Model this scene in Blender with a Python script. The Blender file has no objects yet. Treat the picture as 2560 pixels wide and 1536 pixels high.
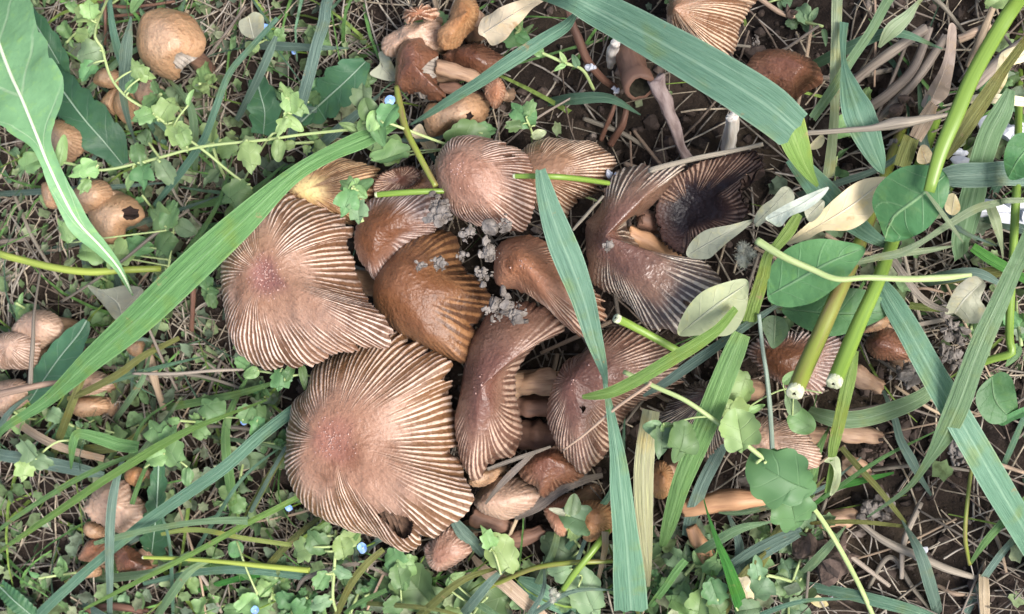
import bpy, math, random
import numpy as np
from mathutils import Vector, Matrix

# ------------------------------------------------------------------ camera, sky, sun, exposure
MM = 0.001
TILT = math.radians(18.0)          # the phone looks down a little obliquely
DIST, FRAME, ZT = 330.0, 256.0, 22.0   # mm: distance, width seen at height ZT
sc = bpy.context.scene
C = sc.collection
cam_data = bpy.data.cameras.new('camera')
cam = bpy.data.objects.new('camera', cam_data)
C.objects.link(cam)
cam_data.sensor_width = 36.0
cam_data.lens = 36.0 * DIST / FRAME
cam_data.clip_start = 0.01
cam_data.clip_end = 200.0
CAM = np.array([math.sin(TILT) * DIST, 0.0, ZT + math.cos(TILT) * DIST])
cam.location = CAM * MM
cam.rotation_euler = (0, TILT, 0)
cam_data.dof.use_dof = True
cam_data.dof.focus_distance = 0.30
cam_data.dof.aperture_fstop = 45.0
sc.camera = cam

SUN_EL, SUN_AZ = math.radians(50), math.radians(-18)   # azimuth from +X towards +Y
world = bpy.data.worlds.new('World')
sc.world = world
world.use_nodes = True
wn = world.node_tree
for n in list(wn.nodes): wn.nodes.remove(n)
sky = wn.nodes.new('ShaderNodeTexSky')
sky.sky_type = 'NISHITA'
sky.sun_disc = False
sky.sun_elevation = SUN_EL
sky.sun_rotation = math.pi / 2 - SUN_AZ
sky.air_density = 1.0
sky.dust_density = 4.0
sky.ozone_density = 1.0
bg = wn.nodes.new('ShaderNodeBackground')
bg.inputs['Strength'].default_value = 0.10
wo = wn.nodes.new('ShaderNodeOutputWorld')
wn.links.new(sky.outputs['Color'], bg.inputs['Color'])
wn.links.new(bg.outputs['Background'], wo.inputs['Surface'])
sun_data = bpy.data.lights.new('sun', 'SUN')
sun_data.energy = 2.2
sun_data.angle = math.radians(22)
sun_data.color = (1.0, 0.975, 0.95)
sun = bpy.data.objects.new('sun', sun_data)
C.objects.link(sun)
sd = Vector((math.cos(SUN_EL) * math.cos(SUN_AZ), math.cos(SUN_EL) * math.sin(SUN_AZ), math.sin(SUN_EL)))
sun.rotation_euler = sd.to_track_quat('Z', 'Y').to_euler()
sun.location = (0, 0, 2)
sc.view_settings.view_transform = 'Standard'
sc.view_settings.look = 'None'
sc.view_settings.gamma = 1.0
sc.view_settings.use_curve_mapping = False
sc.view_settings.exposure = 1.52

# ------------------------------------------------------------------ helpers: measuring frame, noise
random.seed(7)
rng = np.random.default_rng(7)
CR = np.array([math.cos(TILT), 0, -math.sin(TILT)])
CU = np.array([0.0, 1.0, 0.0])
CB = np.array([math.sin(TILT), 0, math.cos(TILT)])
TILES = dict(F=(0, 0, 1.0352), S=(0, 0, 1.0), A=(0, 0, .3503), B=(620, 0, .3503), C=(1260, 0, .3503), D=(1900, 0, .3503),
             E=(0, 500, .3503), G=(560, 440, .3503), H=(1080, 320, .3503), I=(1080, 740, .3503), J=(1640, 360, .3503),
             K=(1640, 800, .3503), L=(700, 800, .4177), M=(0, 1000, .3612), N=(1060, 1120, .2829), O=(1860, 980, .3747),
             P=(2120, 440, .4044), Q=(1640, 1230, .2062), R=(560, 1280, .2749))

def T(tile, x, y):
    a, b, s = TILES[tile]
    return (a + x * s, b + y * s)

def W(px, py, z):
    """a place in the plot seen along a line of sight, at height z (mm)"""
    k = FRAME / DIST / 2560.0
    d = ((px - 1280.0) * k) * CR + (-(py - 768.0) * k) * CU - CB
    return CAM + d * ((z - CAM[2]) / d[2])

def proj(P):
    q = P - CAM
    zc = -(q @ CB)
    k = FRAME / DIST / 2560.0
    return np.stack([(q @ CR) / zc / k + 1280.0, -(q @ CU) / zc / k + 768.0], -1)

def px2mm(z):          # mm covered by one photo pixel at height z
    return FRAME / 2560.0 * (CAM[2] - z) / (CAM[2] - ZT)

def _hash(i, j, s):
    n = np.sin(i * 127.1 + j * 311.7 + s * 74.7) * 43758.5453
    return n - np.floor(n)

def vn(x, y, s=0.0):
    x = np.asarray(x, float); y = np.asarray(y, float)
    i = np.floor(x); j = np.floor(y); f = x - i; g = y - j
    f = f * f * (3 - 2 * f); g = g * g * (3 - 2 * g)
    a = _hash(i, j, s); b = _hash(i + 1, j, s); c = _hash(i, j + 1, s); d = _hash(i + 1, j + 1, s)
    return (a * (1 - f) + b * f) * (1 - g) + (c * (1 - f) + d * f) * g - 0.5

def fbm(x, y, s=0.0, o=4):
    r = 0; a = 1.0
    for k in range(o):
        r = r + a * vn(x * 2 ** k, y * 2 ** k, s + k * 3.3); a *= .5
    return r

def sstep(a, b, x):
    t = np.clip((x - a) / (b - a), 0, 1)
    return t * t * (3 - 2 * t)

def crom(P, n, closed=False):
    """Catmull-Rom through rows of P (first three or two columns decide arc length), n samples"""
    P = np.asarray(P, float)
    if len(P) == 2 and not closed:
        t = np.linspace(0, 1, n)[:, None]
        return P[0] * (1 - t) + P[1] * t
    Q = np.vstack([P[-1], P, P[0], P[1]]) if closed else np.vstack([2 * P[0] - P[1], P, 2 * P[-1] - P[-2]])
    segs = len(P) if closed else len(P) - 1
    out = []
    m = 14
    for i in range(segs):
        p0, p1, p2, p3 = Q[i], Q[i + 1], Q[i + 2], Q[i + 3]
        for k in range(m):
            t = k / m
            out.append(.5 * ((2 * p1) + (p2 - p0) * t + (2 * p0 - 5 * p1 + 4 * p2 - p3) * t * t + (3 * p1 - p0 - 3 * p2 + p3) * t ** 3))
    out.append(P[0] if closed else P[-1])
    out = np.array(out)
    d = np.concatenate([[0], np.cumsum(np.linalg.norm(np.diff(out[:, :2], axis=0), axis=1) + 1e-9)])
    s = np.linspace(0, d[-1], n, endpoint=not closed)
    return np.stack([np.interp(s, d, out[:, k]) for k in range(out.shape[1])], -1)

def inpoly(x, y, poly):
    x = np.asarray(x, float); y = np.asarray(y, float)
    r = np.zeros(x.shape, bool); n = len(poly)
    for i in range(n):
        x1, y1 = poly[i]; x2, y2 = poly[(i + 1) % n]
        if y1 == y2: continue
        c = ((y1 > y) != (y2 > y)) & (x < (x2 - x1) * (y - y1) / (y2 - y1) + x1)
        r ^= c
    return r

# ------------------------------------------------------------------ helpers: objects
def tag(o, label=None, cat=None, group=None, kind=None):
    if label: o['label'] = label
    if cat: o['category'] = cat
    if group: o['group'] = group
    if kind: o['kind'] = kind
    return o

def mesh(name, V, F, mat=None, base=(0, 0, 0), attrs=None, uv=None, smooth=True, col=None):
    V = (np.asarray(V, float) - np.asarray(base)) * MM
    me = bpy.data.meshes.new(name)
    F = np.asarray(F)
    if F.dtype != object:
        nf, k = F.shape
        me.vertices.add(len(V)); me.vertices.foreach_set('co', V.ravel())
        me.loops.add(nf * k); me.loops.foreach_set('vertex_index', F.ravel().astype(np.int32))
        me.polygons.add(nf)
        me.polygons.foreach_set('loop_start', np.arange(0, nf * k, k, dtype=np.int32))
        me.update(calc_edges=True)
    else:
        me.from_pydata(V.tolist(), [], [list(f) for f in F])
    if attrs:
        for a, vals in attrs.items():
            at = me.attributes.new(a, 'FLOAT', 'POINT')
            at.data.foreach_set('value', np.asarray(vals, np.float32))
    if col is not None:
        at = me.attributes.new('Col', 'FLOAT_COLOR', 'POINT')
        at.data.foreach_set('color', np.concatenate([col, np.ones((len(col), 1))], 1).astype(np.float32).ravel())
    if uv is not None:
        l = me.uv_layers.new(name='UVMap')
        vi = np.zeros(len(me.loops), np.int32); me.loops.foreach_get('vertex_index', vi)
        l.data.foreach_set('uv', np.asarray(uv, np.float32)[vi].ravel())
    me.polygons.foreach_set('use_smooth', np.full(len(me.polygons), smooth))
    if mat: me.materials.append(mat)
    me.validate()
    return me

def obj(name, me, parent=None, loc=None):
    o = bpy.data.objects.new(name, me)
    C.objects.link(o)
    if parent is not None: o.parent = parent
    if loc is not None: o.location = Vector(np.asarray(loc, float) * MM)
    return o

def empty(name, base):
    o = bpy.data.objects.new(name, None)
    o.empty_display_size = .005
    C.objects.link(o)
    o.location = Vector(np.asarray(base, float) * MM)
    return o

def grid_faces(nr, nc, wrap=False):
    """quads of an nr x nc vertex grid; wrap joins the last column to the first"""
    r = np.arange(nr - 1)[:, None]
    c = np.arange(nc if wrap else nc - 1)[None, :]
    c2 = (c + 1) % nc
    a = r * nc + c; b = r * nc + c2; d = (r + 1) * nc + c; e = (r + 1) * nc + c2
    return np.stack([a, b, e, d], -1).reshape(-1, 4)

def grid_normals(P, wrap=True):
    if wrap:
        du = np.roll(P, -1, 1) - np.roll(P, 1, 1)
    else:
        du = np.gradient(P, axis=1)
    dv = np.gradient(P, axis=0)
    n = np.cross(dv, du)
    return n / (np.linalg.norm(n, axis=-1, keepdims=True) + 1e-9)

def tube_grid(Pc, R, sides=10, squash=1.0):
    Pc = np.asarray(Pc); n = len(Pc)
    R = np.asarray(R) * np.ones(n)
    tg = np.gradient(Pc, axis=0); tg /= np.linalg.norm(tg, axis=1, keepdims=True) + 1e-9
    ref = np.array([0.13, 0.31, 0.94])
    s = np.cross(tg, ref); s /= np.linalg.norm(s, axis=1, keepdims=True) + 1e-9
    q = np.cross(s, tg)
    a = np.linspace(0, 2 * np.pi, sides, endpoint=False)
    return Pc[:, None, :] + R[:, None, None] * (np.cos(a)[None, :, None] * s[:, None, :] + squash * np.sin(a)[None, :, None] * q[:, None, :])

def tube_mesh(name, Pc, R, mat, base, sides=10, cap=True, squash=1.0, rough=0.0):
    if rough:                      # a torn, dented piece: drawn-in ends, dents and ribs
        s_ = np.linspace(0, 1, len(Pc)); m_ = max(len(Pc), 30)
        Pc = np.stack([np.interp(np.linspace(0, 1, m_), s_, Pc[:, j]) for j in range(3)], -1)
        R = np.interp(np.linspace(0, 1, m_), s_, np.asarray(R) * np.ones(len(s_)))
    G = tube_grid(Pc, R, sides, squash)
    if rough:
        m_ = len(Pc); a_ = np.linspace(0, 2 * np.pi, sides, endpoint=False)
        tt_, aa_ = np.meshgrid(np.linspace(0, m_ / 5.0, m_), a_, indexing='ij'); sd_ = float(Pc[0, 0] * 3.1 + Pc[0, 1])
        f_ = 1 + rough * (1.3 * vn(tt_, np.cos(aa_) * 1.2 + 3, sd_) + 1.0 * vn(tt_ * .4, np.sin(aa_) * 2.4 + np.cos(aa_), sd_ + 4) + .5 * vn(tt_ * .3, aa_ * 3, sd_ + 8))
        G = Pc[:, None] + (G - Pc[:, None]) * f_[..., None]
        tg_ = Pc[-1] - Pc[-2]; tg_ /= np.linalg.norm(tg_) + 1e-9
        G[-1] += tg_ * (R[-1] * rough * 2 * (rng.random(sides) - .5))[:, None]; G[0] += tg_ * (R[0] * rough * 2 * (rng.random(sides) - .5))[:, None]
    n = len(G)
    V = G.reshape(-1, 3); F = grid_faces(n, sides, True)
    uv = np.stack(np.meshgrid(np.linspace(0, 1, n), np.linspace(0, 1, sides), indexing='ij'), -1).reshape(-1, 2)[:, ::-1]
    if cap:
        V = np.vstack([V, Pc[0], Pc[-1]]); uv = np.vstack([uv, [.5, 0], [.5, 1]])
        a = len(V) - 2; b = len(V) - 1
        k = np.arange(sides); k2 = (k + 1) % sides
        F = np.vstack([F, np.stack([k2, k, np.full(sides, a), np.full(sides, a)], -1), np.stack([(n - 1) * sides + k, (n - 1) * sides + k2, np.full(sides, b), np.full(sides, b)], -1)])
        FF = [tuple(f) if f[2] != f[3] else tuple(f[:3]) for f in F.tolist()]
        arr = np.empty(len(FF), object)
        arr[:] = FF
        return mesh(name, V, arr, mat, base, uv=uv)
    return mesh(name, V, F, mat, base, uv=uv)

# ------------------------------------------------------------------ helpers: materials
def newmat(name):
    m = bpy.data.materials.new(name); m.use_nodes = True
    nt = m.node_tree
    for n in list(nt.nodes): nt.nodes.remove(n)
    out = nt.nodes.new('ShaderNodeOutputMaterial')
    p = nt.nodes.new('ShaderNodeBsdfPrincipled')
    nt.links.new(p.outputs[0], out.inputs[0])
    return m, nt, p, out

class NT:
    def __init__(self, nt): self.nt = nt
    def node(self, t, **kw):
        n = self.nt.nodes.new(t)
        for k, v in kw.items(): setattr(n, k, v)
        return n
    def link(self, a, b): self.nt.links.new(a, b)
    def val(self, sock, v):
        if hasattr(v, 'is_linked') or hasattr(v, 'links'): self.nt.links.new(v, sock)
        elif isinstance(v, (tuple, list)) and len(v) == 3 and sock.type == 'RGBA': sock.default_value = (*v, 1)
        else: sock.default_value = v
    def mix(self, a, b, f, mode='MIX'):
        n = self.node('ShaderNodeMix', data_type='RGBA', blend_type=mode)
        self.val(n.inputs[0], f); self.val(n.inputs[6], a); self.val(n.inputs[7], b)
        return n.outputs[2]
    def math(self, op, a, b=0.0, clamp=False):
        n = self.node('ShaderNodeMath', operation=op, use_clamp=clamp)
        self.val(n.inputs[0], a); self.val(n.inputs[1], b)
        return n.outputs[0]
    def step(self, x, a, b, lo=0.0, hi=1.0):
        n = self.node('ShaderNodeMapRange', interpolation_type='SMOOTHSTEP')
        self.val(n.inputs[0], x); self.val(n.inputs[1], a); self.val(n.inputs[2], b); self.val(n.inputs[3], lo); self.val(n.inputs[4], hi)
        return n.outputs[0]
    def attr(self, name, out='Fac'):
        return self.node('ShaderNodeAttribute', attribute_name=name).outputs[out]
    def noise(self, scale, detail=3, rough=.55, vec=None, dist=0.0):
        n = self.node('ShaderNodeTexNoise')
        n.inputs['Scale'].default_value = scale; n.inputs['Detail'].default_value = detail
        n.inputs['Roughness'].default_value = rough; n.inputs['Distortion'].default_value = dist
        self.link(vec if vec is not None else self.coord(), n.inputs['Vector'])
        return n.outputs['Fac']
    def coord(self, which='Object'):
        if not hasattr(self, '_tc'): self._tc = self.node('ShaderNodeTexCoord')
        return self._tc.outputs[which]
    def scaled(self, vec, s):
        n = self.node('ShaderNodeMapping'); self.link(vec, n.inputs[0]); n.inputs['Scale'].default_value = s
        return n.outputs[0]
    def bump(self, h, dist, strength=1.0):
        n = self.node('ShaderNodeBump'); n.inputs['Distance'].default_value = dist; n.inputs['Strength'].default_value = strength
        self.link(h, n.inputs['Height'])
        return n.outputs[0]
    def rand(self):
        return self.node('ShaderNodeObjectInfo').outputs['Random']
    def vary(self, col, r=None, hue=.03, val=.35):
        n = self.node('ShaderNodeHueSaturation')
        r = r if r is not None else self.rand()
        self.val(n.inputs['Hue'], self.math('ADD', self.math('MULTIPLY', r, hue * 2), .5 - hue))
        r2 = self.math('FRACT', self.math('MULTIPLY', r, 7.31))
        self.val(n.inputs['Value'], self.math('ADD', self.math('MULTIPLY', r2, val * 2), 1 - val))
        self.val(n.inputs['Color'], col)
        return n.outputs[0]

def cap_mat(name, centre, groove, ridge, side=None, edge=(.06, .03, .02), edge_amt=.4, sss=.12, spec=.35, tc=(.18, .5), umbo=None, rough=.46):
    """cap skin: smooth centre, pleated skin with pale ridges and darker furrows, stained margin"""
    m, nt, p, out = newmat(name); g = NT(nt)
    t = g.attr('t'); r = g.attr('ridge'); k = g.attr('pleat')
    mott = g.noise(140, 4, .6); fine = g.noise(900, 3, .6); big = g.noise(45, 2)
    side = side or groove
    ridge_c = g.mix(ridge, tuple(c * .66 for c in ridge), g.step(mott, .42, .76))
    groove_c = g.mix(groove, tuple(c * .5 for c in groove), g.step(big, .4, .7))
    stri = g.mix(groove_c, ridge_c, g.step(r, .22, .7))
    flat = g.mix(centre, side, g.step(t, tc[0], tc[1]))
    flat = g.mix(flat, g.mix(flat, (.5, .5, .5), 1.0, 'MULTIPLY'), g.step(mott, .5, .85, 0, .5))
    if umbo: flat = g.mix(flat, umbo, g.step(g.math('ADD', t, g.math('MULTIPLY', g.math('SUBTRACT', mott, .5), .12)), .21, .07))
    col = g.mix(flat, stri, k)
    e = g.math('MULTIPLY', g.step(g.math('ADD', t, g.math('MULTIPLY', mott, .25)), .98, 1.16), edge_amt)
    col = g.mix(col, edge, e)
    col = g.mix(col, g.mix(col, (.55, .5, .48), 1, 'MULTIPLY'), g.step(fine, .5, .75, 0, .75))
    stain = g.noise(75, 5, .7, dist=.6)
    col = g.mix(col, g.mix(col, (.62, .5, .4), 1, 'MULTIPLY'), g.step(stain, .5, .7, 0, .7))
    g.link(col, p.inputs['Base Color'])
    p.inputs['Roughness'].default_value = rough
    p.inputs['Specular IOR Level'].default_value = spec
    p.inputs['Subsurface Weight'].default_value = sss
    p.inputs['Subsurface Radius'].default_value = (1, .5, .3)
    p.inputs['Subsurface Scale'].default_value = .0012
    g.link(g.bump(g.math('ADD', fine, g.math('MULTIPLY', mott, 1.2)), .00045, .8), p.inputs['Normal'])
    return m

def plain_mat(name, col, col2=None, scale=150, rough=.6, spec=.3, bump=.0003, sss=0, vary=None, val=.3, stretch=None):
    m, nt, p, out = newmat(name); g = NT(nt)
    vec = g.scaled(g.coord('UV'), stretch) if stretch else None
    n = g.noise(scale if not stretch else 1.0, 4, .6, vec=vec)
    c = g.mix(col, col2 or tuple(x * .5 for x in col), g.step(n, .35, .7))
    if vary: c = g.vary(c, hue=vary, val=val)
    g.link(c, p.inputs['Base Color'])
    p.inputs['Roughness'].default_value = rough; p.inputs['Specular IOR Level'].default_value = spec
    if sss:
        p.inputs['Subsurface Weight'].default_value = sss; p.inputs['Subsurface Scale'].default_value = .0015
        p.inputs['Subsurface Radius'].default_value = (1, .6, .35)
    if bump: g.link(g.bump(n, bump), p.inputs['Normal'])
    return m

def green_mat(name, col, col2, vein=None, kind='grass', trans=.3, rough=.5, hue=.012, val=.16, spot=None, spec=.35):
    """leaf tissue: blade streaks along UV, or a net of veins; thin enough to pass light"""
    m, nt, p, out = newmat(name); g = NT(nt)
    uv = g.coord('UV')
    def soft(c, k=.17 if kind == 'grass' else .09):
        l = .3 * c[0] + .55 * c[1] + .15 * c[2]
        return (c[0] * (1 - k) + l * k * 1.02, c[1] * (1 - k) + l * k, c[2] * (1 - k) + l * k * 1.05)
    col, col2 = soft(col), soft(col2)
    vein = soft(vein) if vein else None
    if kind == 'grass':
        st = g.noise(1.0, 3, .6, vec=g.scaled(uv, (38, 2.2, 1)))
        ln = g.noise(1.0, 2, .6, vec=g.scaled(uv, (14, .8, 1)))
        blot = g.noise(120, 3)
        c = g.mix(col, col2, g.step(st, .38, .66))
        c = g.mix(c, vein or tuple(min(1, x * 1.5) for x in col), g.step(ln, .56, .75, 0, .6))
        u = g.node('ShaderNodeSeparateXYZ'); g.link(uv, u.inputs[0])
        ed = g.step(g.math('ABSOLUTE', g.math('SUBTRACT', u.outputs[0], .5)), .44, .5, 0, .55)
        c = g.mix(c, vein or tuple(min(1, x * 1.6) for x in col), ed)
        c = g.mix(c, g.mix(c, (1.25, .95, .55), 1, 'MULTIPLY'), g.step(blot, .52, .75, 0, .7))
        c = g.mix(c, vein or tuple(min(1, x * 1.5) for x in col), g.step(g.math('ABSOLUTE', g.math('SUBTRACT', u.outputs[0], .5)), .05, .015, 0, .5))
        c = g.mix(c, (.27, .2, .1), g.step(g.noise(160, 4, .7), .63, .72, 0, .75))
        h = g.math('ADD', st, g.math('MULTIPLY', g.noise(1.0, 2, .5, vec=g.scaled(uv, (9, .5, 1))), 2.0))
    else:
        mid = g.attr('mid'); al = g.attr('along')
        n1 = g.noise(320, 4, .6); n2 = g.noise(90, 3)
        c = g.mix(col, col2, g.step(n2, .35, .7))
        c = g.mix(c, g.mix(c, (1.35, 1.2, .8), 1, 'MULTIPLY'), g.step(n1, .5, .75, 0, .6))
        w = g.math('SINE', g.math('ADD', g.math('MULTIPLY', al, 30.0), g.math('MULTIPLY', mid, -6.0)))
        vv = g.math('MULTIPLY', g.step(w, .95, 1.0), g.step(mid, .05, .35, .1, .3))
        vn_ = g.math('MAXIMUM', vv, g.step(mid, .93, .985))
        c = g.mix(c, vein or tuple(min(1, x * 1.7 + .03) for x in col), vn_)
        h = g.math('ADD', g.math('ADD', n1, g.math('MULTIPLY', n2, 2.5)), g.math('MULTIPLY', vn_, -.6))
    if spot:
        c = g.mix(c, spot, g.step(g.noise(210, 3, .7), .6, .72, 0, .8))
    c = g.vary(c, hue=hue, val=val)
    g.link(c, p.inputs['Base Color'])
    p.inputs['Roughness'].default_value = rough; p.inputs['Specular IOR Level'].default_value = spec
    nb = g.bump(h, .00035, .9)
    g.link(nb, p.inputs['Normal'])
    if trans:
        tr = g.node('ShaderNodeBsdfTranslucent'); mx = g.node('ShaderNodeMixShader')
        mx.inputs[0].default_value = trans
        g.link(g.mix(c, (1.1, 1.15, .5), 1.0, 'MULTIPLY'), tr.inputs[0]); g.link(nb, tr.inputs['Normal'])
        g.link(p.outputs[0], mx.inputs[1]); g.link(tr.outputs[0], mx.inputs[2]); g.link(mx.outputs[0], out.inputs[0])
    return m

def col_mat(name, rough=.75, trans=0, bump=.0003, scale=400):
    m, nt, p, out = newmat(name); g = NT(nt)
    c = g.attr('Col', 'Color'); n = g.noise(scale, 3, .6)
    c = g.mix(c, g.mix(c, (.5, .48, .45), 1, 'MULTIPLY'), g.step(n, .4, .7))
    g.link(c, p.inputs['Base Color']); p.inputs['Roughness'].default_value = rough; p.inputs['Specular IOR Level'].default_value = .25
    g.link(g.bump(n, bump), p.inputs['Normal'])
    if trans:
        tr = g.node('ShaderNodeBsdfTranslucent'); mx = g.node('ShaderNodeMixShader'); mx.inputs[0].default_value = trans
        g.link(c, tr.inputs[0]); g.link(p.outputs[0], mx.inputs[1]); g.link(tr.outputs[0], mx.inputs[2]); g.link(mx.outputs[0], out.inputs[0])
    return m

# cap skins                     centre             furrow              ridge
MC = dict(
    big=cap_mat('cap_fawn', (.21, .115, .072), (.15, .076, .041), (.56, .425, .345), side=(.265, .163, .115), edge_amt=.2, umbo=(.17, .075, .06)),
    big2=cap_mat('cap_fawn_ochre', (.225, .118, .074), (.148, .074, .034), (.54, .40, .31), side=(.275, .167, .115), edge=(.05, .045, .045), edge_amt=.25, umbo=(.21, .095, .066)),
    pink=cap_mat('cap_pink_fawn', (.21, .108, .072), (.165, .085, .056), (.54, .40, .33), side=(.31, .185, .135), edge_amt=.3),
    bell=cap_mat('cap_chestnut', (.13, .054, .023), (.08, .038, .02), (.24, .122, .055), side=(.18, .088, .041), rough=.42, edge=(.035, .022, .018), edge_amt=.75, tc=(.3, .75)),
    lilac=cap_mat('cap_chestnut_lilac', (.11, .043, .018), (.17, .105, .085), (.43, .34, .30), side=(.185, .10, .07), edge_amt=.3, tc=(.25, .65), rough=.38),
    dark=cap_mat('cap_dark_plum', (.11, .05, .036), (.115, .06, .042), (.40, .28, .21), side=(.16, .087, .06), edge=(.035, .02, .016), edge_amt=.4, rough=.36),
    grey=cap_mat('cap_grey_furrowed', (.10, .048, .034), (.06, .04, .032), (.40, .33, .26), side=(.14, .08, .054), edge=(.03, .02, .02), edge_amt=.35, rough=.3, spec=.5),
    ink=cap_mat('cap_inky_bowl', (.012, .008, .011), (.06, .032, .024), (.32, .215, .16), side=(.06, .032, .027), edge=(.03, .02, .015), tc=(.3, .7), rough=.45),
    tan=cap_mat('cap_tan_button', (.36, .235, .15), (.26, .15, .09), (.38, .25, .16), side=(.32, .19, .105), edge=(.12, .07, .04), edge_amt=.6, spec=.35),
    pale=cap_mat('cap_pale_striped', (.34, .225, .16), (.25, .155, .105), (.44, .32, .25), side=(.36, .24, .17)),
    rust=cap_mat('cap_rust', (.26, .115, .06), (.19, .085, .045), (.46, .31, .22), side=(.30, .15, .09), edge_amt=.45),
    redbrown=cap_mat('cap_red_brown', (.115, .046, .025), (.085, .037, .022), (.22, .115, .07), side=(.135, .06, .034), edge=(.06, .03, .02), edge_amt=.5, rough=.36, spec=.5),
    orange=cap_mat('cap_orange', (.29, .14, .06), (.24, .12, .055), (.38, .23, .12), side=(.32, .17, .08)),
    gold=cap_mat('cap_golden', (.56, .42, .19), (.17, .085, .04), (.46, .3, .17), side=(.34, .2, .09), tc=(.14, .36)),
    stripe=cap_mat('cap_brown_striped', (.22, .12, .07), (.14, .07, .038), (.50, .37, .27), side=(.24, .135, .08), edge=(.03, .018, .015), edge_amt=.45, rough=.36),
)
M_GILL = plain_mat('gill_brown', (.10, .05, .032), (.045, .022, .015), 300, .8)
M_GILLP = plain_mat('gill_pale', (.15, .09, .06), (.03, .018, .013), 500, .8)
M_GILLG = plain_mat('gill_grey', (.34, .30, .26), (.2, .17, .14), 300, .8)
M_GILLD = plain_mat('gill_black', (.035, .02, .016), (.015, .01, .009), 300, .8)
M_STEM = plain_mat('stem_tan', (.36, .235, .15), (.2, .12, .078), rough=.55, sss=.1, stretch=(9, 1.6, 1))
M_STEMW = plain_mat('stem_white', (.66, .62, .56), (.45, .4, .34), rough=.5, sss=.1, stretch=(9, 1.6, 1))
M_STEMO = plain_mat('stem_orange', (.38, .215, .115), (.25, .13, .07), rough=.5, stretch=(7, 1.6, 1))
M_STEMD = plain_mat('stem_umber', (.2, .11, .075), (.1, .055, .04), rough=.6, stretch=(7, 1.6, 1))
M_GRAIN = plain_mat('cap_granules', (.40, .26, .22), (.22, .12, .10), 400, .6)
# greens
MG = dict(
    blue=green_mat('grass_blue_green', (.115, .255, .155), (.08, .20, .115), (.24, .40, .26)),
    blue2=green_mat('grass_grey_blue', (.13, .22, .165), (.09, .16, .12), (.25, .35, .27)),
    green=green_mat('grass_green', (.11, .25, .06), (.08, .195, .04), (.2, .36, .12)),
    bright=green_mat('grass_bright', (.155, .285, .035), (.115, .225, .022), (.26, .38, .09)),
    vivid=green_mat('grass_vivid', (.045, .24, .015), (.03, .16, .01), (.09, .3, .03)),
    light=green_mat('grass_light', (.155, .275, .12), (.12, .22, .09), (.28, .4, .22)),
    pale=green_mat('grass_pale', (.34, .42, .22), (.24, .33, .16), (.5, .55, .36)),
    olive=green_mat('grass_olive', (.17, .19, .03), (.12, .125, .025), (.26, .3, .08)),
    yellow=green_mat('grass_yellowing', (.30, .36, .05), (.22, .28, .04), (.42, .46, .14)),
    dry=green_mat('grass_dry', (.40, .30, .18), (.27, .19, .11), (.5, .4, .27), trans=.15),
    drygrey=green_mat('grass_dry_grey', (.24, .2, .15), (.14, .11, .085), (.34, .29, .23), trans=.1),
    drygreen=green_mat('grass_half_dry', (.36, .36, .16), (.25, .24, .13), (.42, .42, .26), trans=.2),
)
ML = dict(
    oval=green_mat('leaf_oval', (.085, .225, .075), (.07, .185, .06), (.15, .29, .13), 'leaf'),
    ovald=green_mat('leaf_oval_deep', (.065, .185, .06), (.05, .14, .045), (.12, .24, .1), 'leaf'),
    round=green_mat('leaf_round', (.06, .185, .07), (.05, .15, .055), (.16, .30, .13), 'leaf'),
    pale=green_mat('leaf_pale_yellow', (.38, .44, .24), (.30, .35, .18), (.46, .5, .32), 'leaf', spot=(.3, .27, .14)),
    cream=green_mat('leaf_cream', (.52, .44, .25), (.4, .33, .17), (.58, .5, .34), 'leaf', trans=.2, spot=(.36, .22, .09)),
    sage=green_mat('leaf_sage_dry', (.28, .29, .20), (.2, .2, .14), (.36, .36, .27), 'leaf', trans=.15),
    white=green_mat('leaf_whitish', (.58, .62, .50), (.42, .5, .38), (.66, .7, .58), 'leaf', trans=.2),
    dande=green_mat('leaf_rosette', (.15, .31, .135), (.115, .25, .105), (.42, .52, .33), 'leaf'),
    dark=green_mat('leaf_rosette_dark', (.045, .13, .06), (.035, .1, .045), (.12, .2, .13), 'leaf'),
    lobe=green_mat('leaf_lobed', (.215, .33, .115), (.15, .255, .08), (.32, .43, .2), 'leaf', hue=.025, val=.22),
    lobeg=green_mat('leaf_lobed_grey', (.15, .24, .12), (.1, .18, .085), (.22, .3, .17), 'leaf', hue=.025, val=.25),
    lobed=green_mat('leaf_lobed_deep', (.115, .225, .08), (.08, .165, .058), (.18, .29, .13), 'leaf', hue=.025, val=.25),
    papery=green_mat('leaf_papery', (.66, .56, .36), (.5, .4, .24), (.72, .63, .45), 'leaf', trans=.2, spot=(.4, .27, .12)),
    husk=green_mat('leaf_husk_grey', (.26, .19, .15), (.15, .11, .09), (.36, .28, .23), 'leaf', trans=.05),
)
M_STALK = plain_mat('stalk_green', (.145, .225, .035), (.095, .16, .024), rough=.4, spec=.4, stretch=(8, 1.2, 1), bump=.0001)
M_STALKO = plain_mat('stalk_olive', (.16, .2, .03), (.15, .10, .045), rough=.42, spec=.4, stretch=(3, 2.5, 1), bump=.0001)
M_STALKY = plain_mat('stalk_yellow_green', (.25, .30, .06), (.17, .215, .035), rough=.45, stretch=(6, 2, 1), bump=.0001)
M_CREEP = plain_mat('runner_pale', (.31, .375, .17), (.215, .28, .10), rough=.5, stretch=(5, 6, 1), bump=.0001)
M_PITH = plain_mat('stalk_pith', (.44, .45, .31), (.3, .32, .18), 900, .7, bump=.0002)
M_HOLLOW_SHADE = plain_mat('stalk_hollow_shade', (.035, .032, .02), None, 600, .9)  # inner walls near-black: the shade inside the hollow is put into the colour
M_STRAW = plain_mat('straw_grey', (.235, .2, .16), (.11, .09, .072), rough=.75, stretch=(10, 1.2, 1), vary=.015, val=.35)
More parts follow.
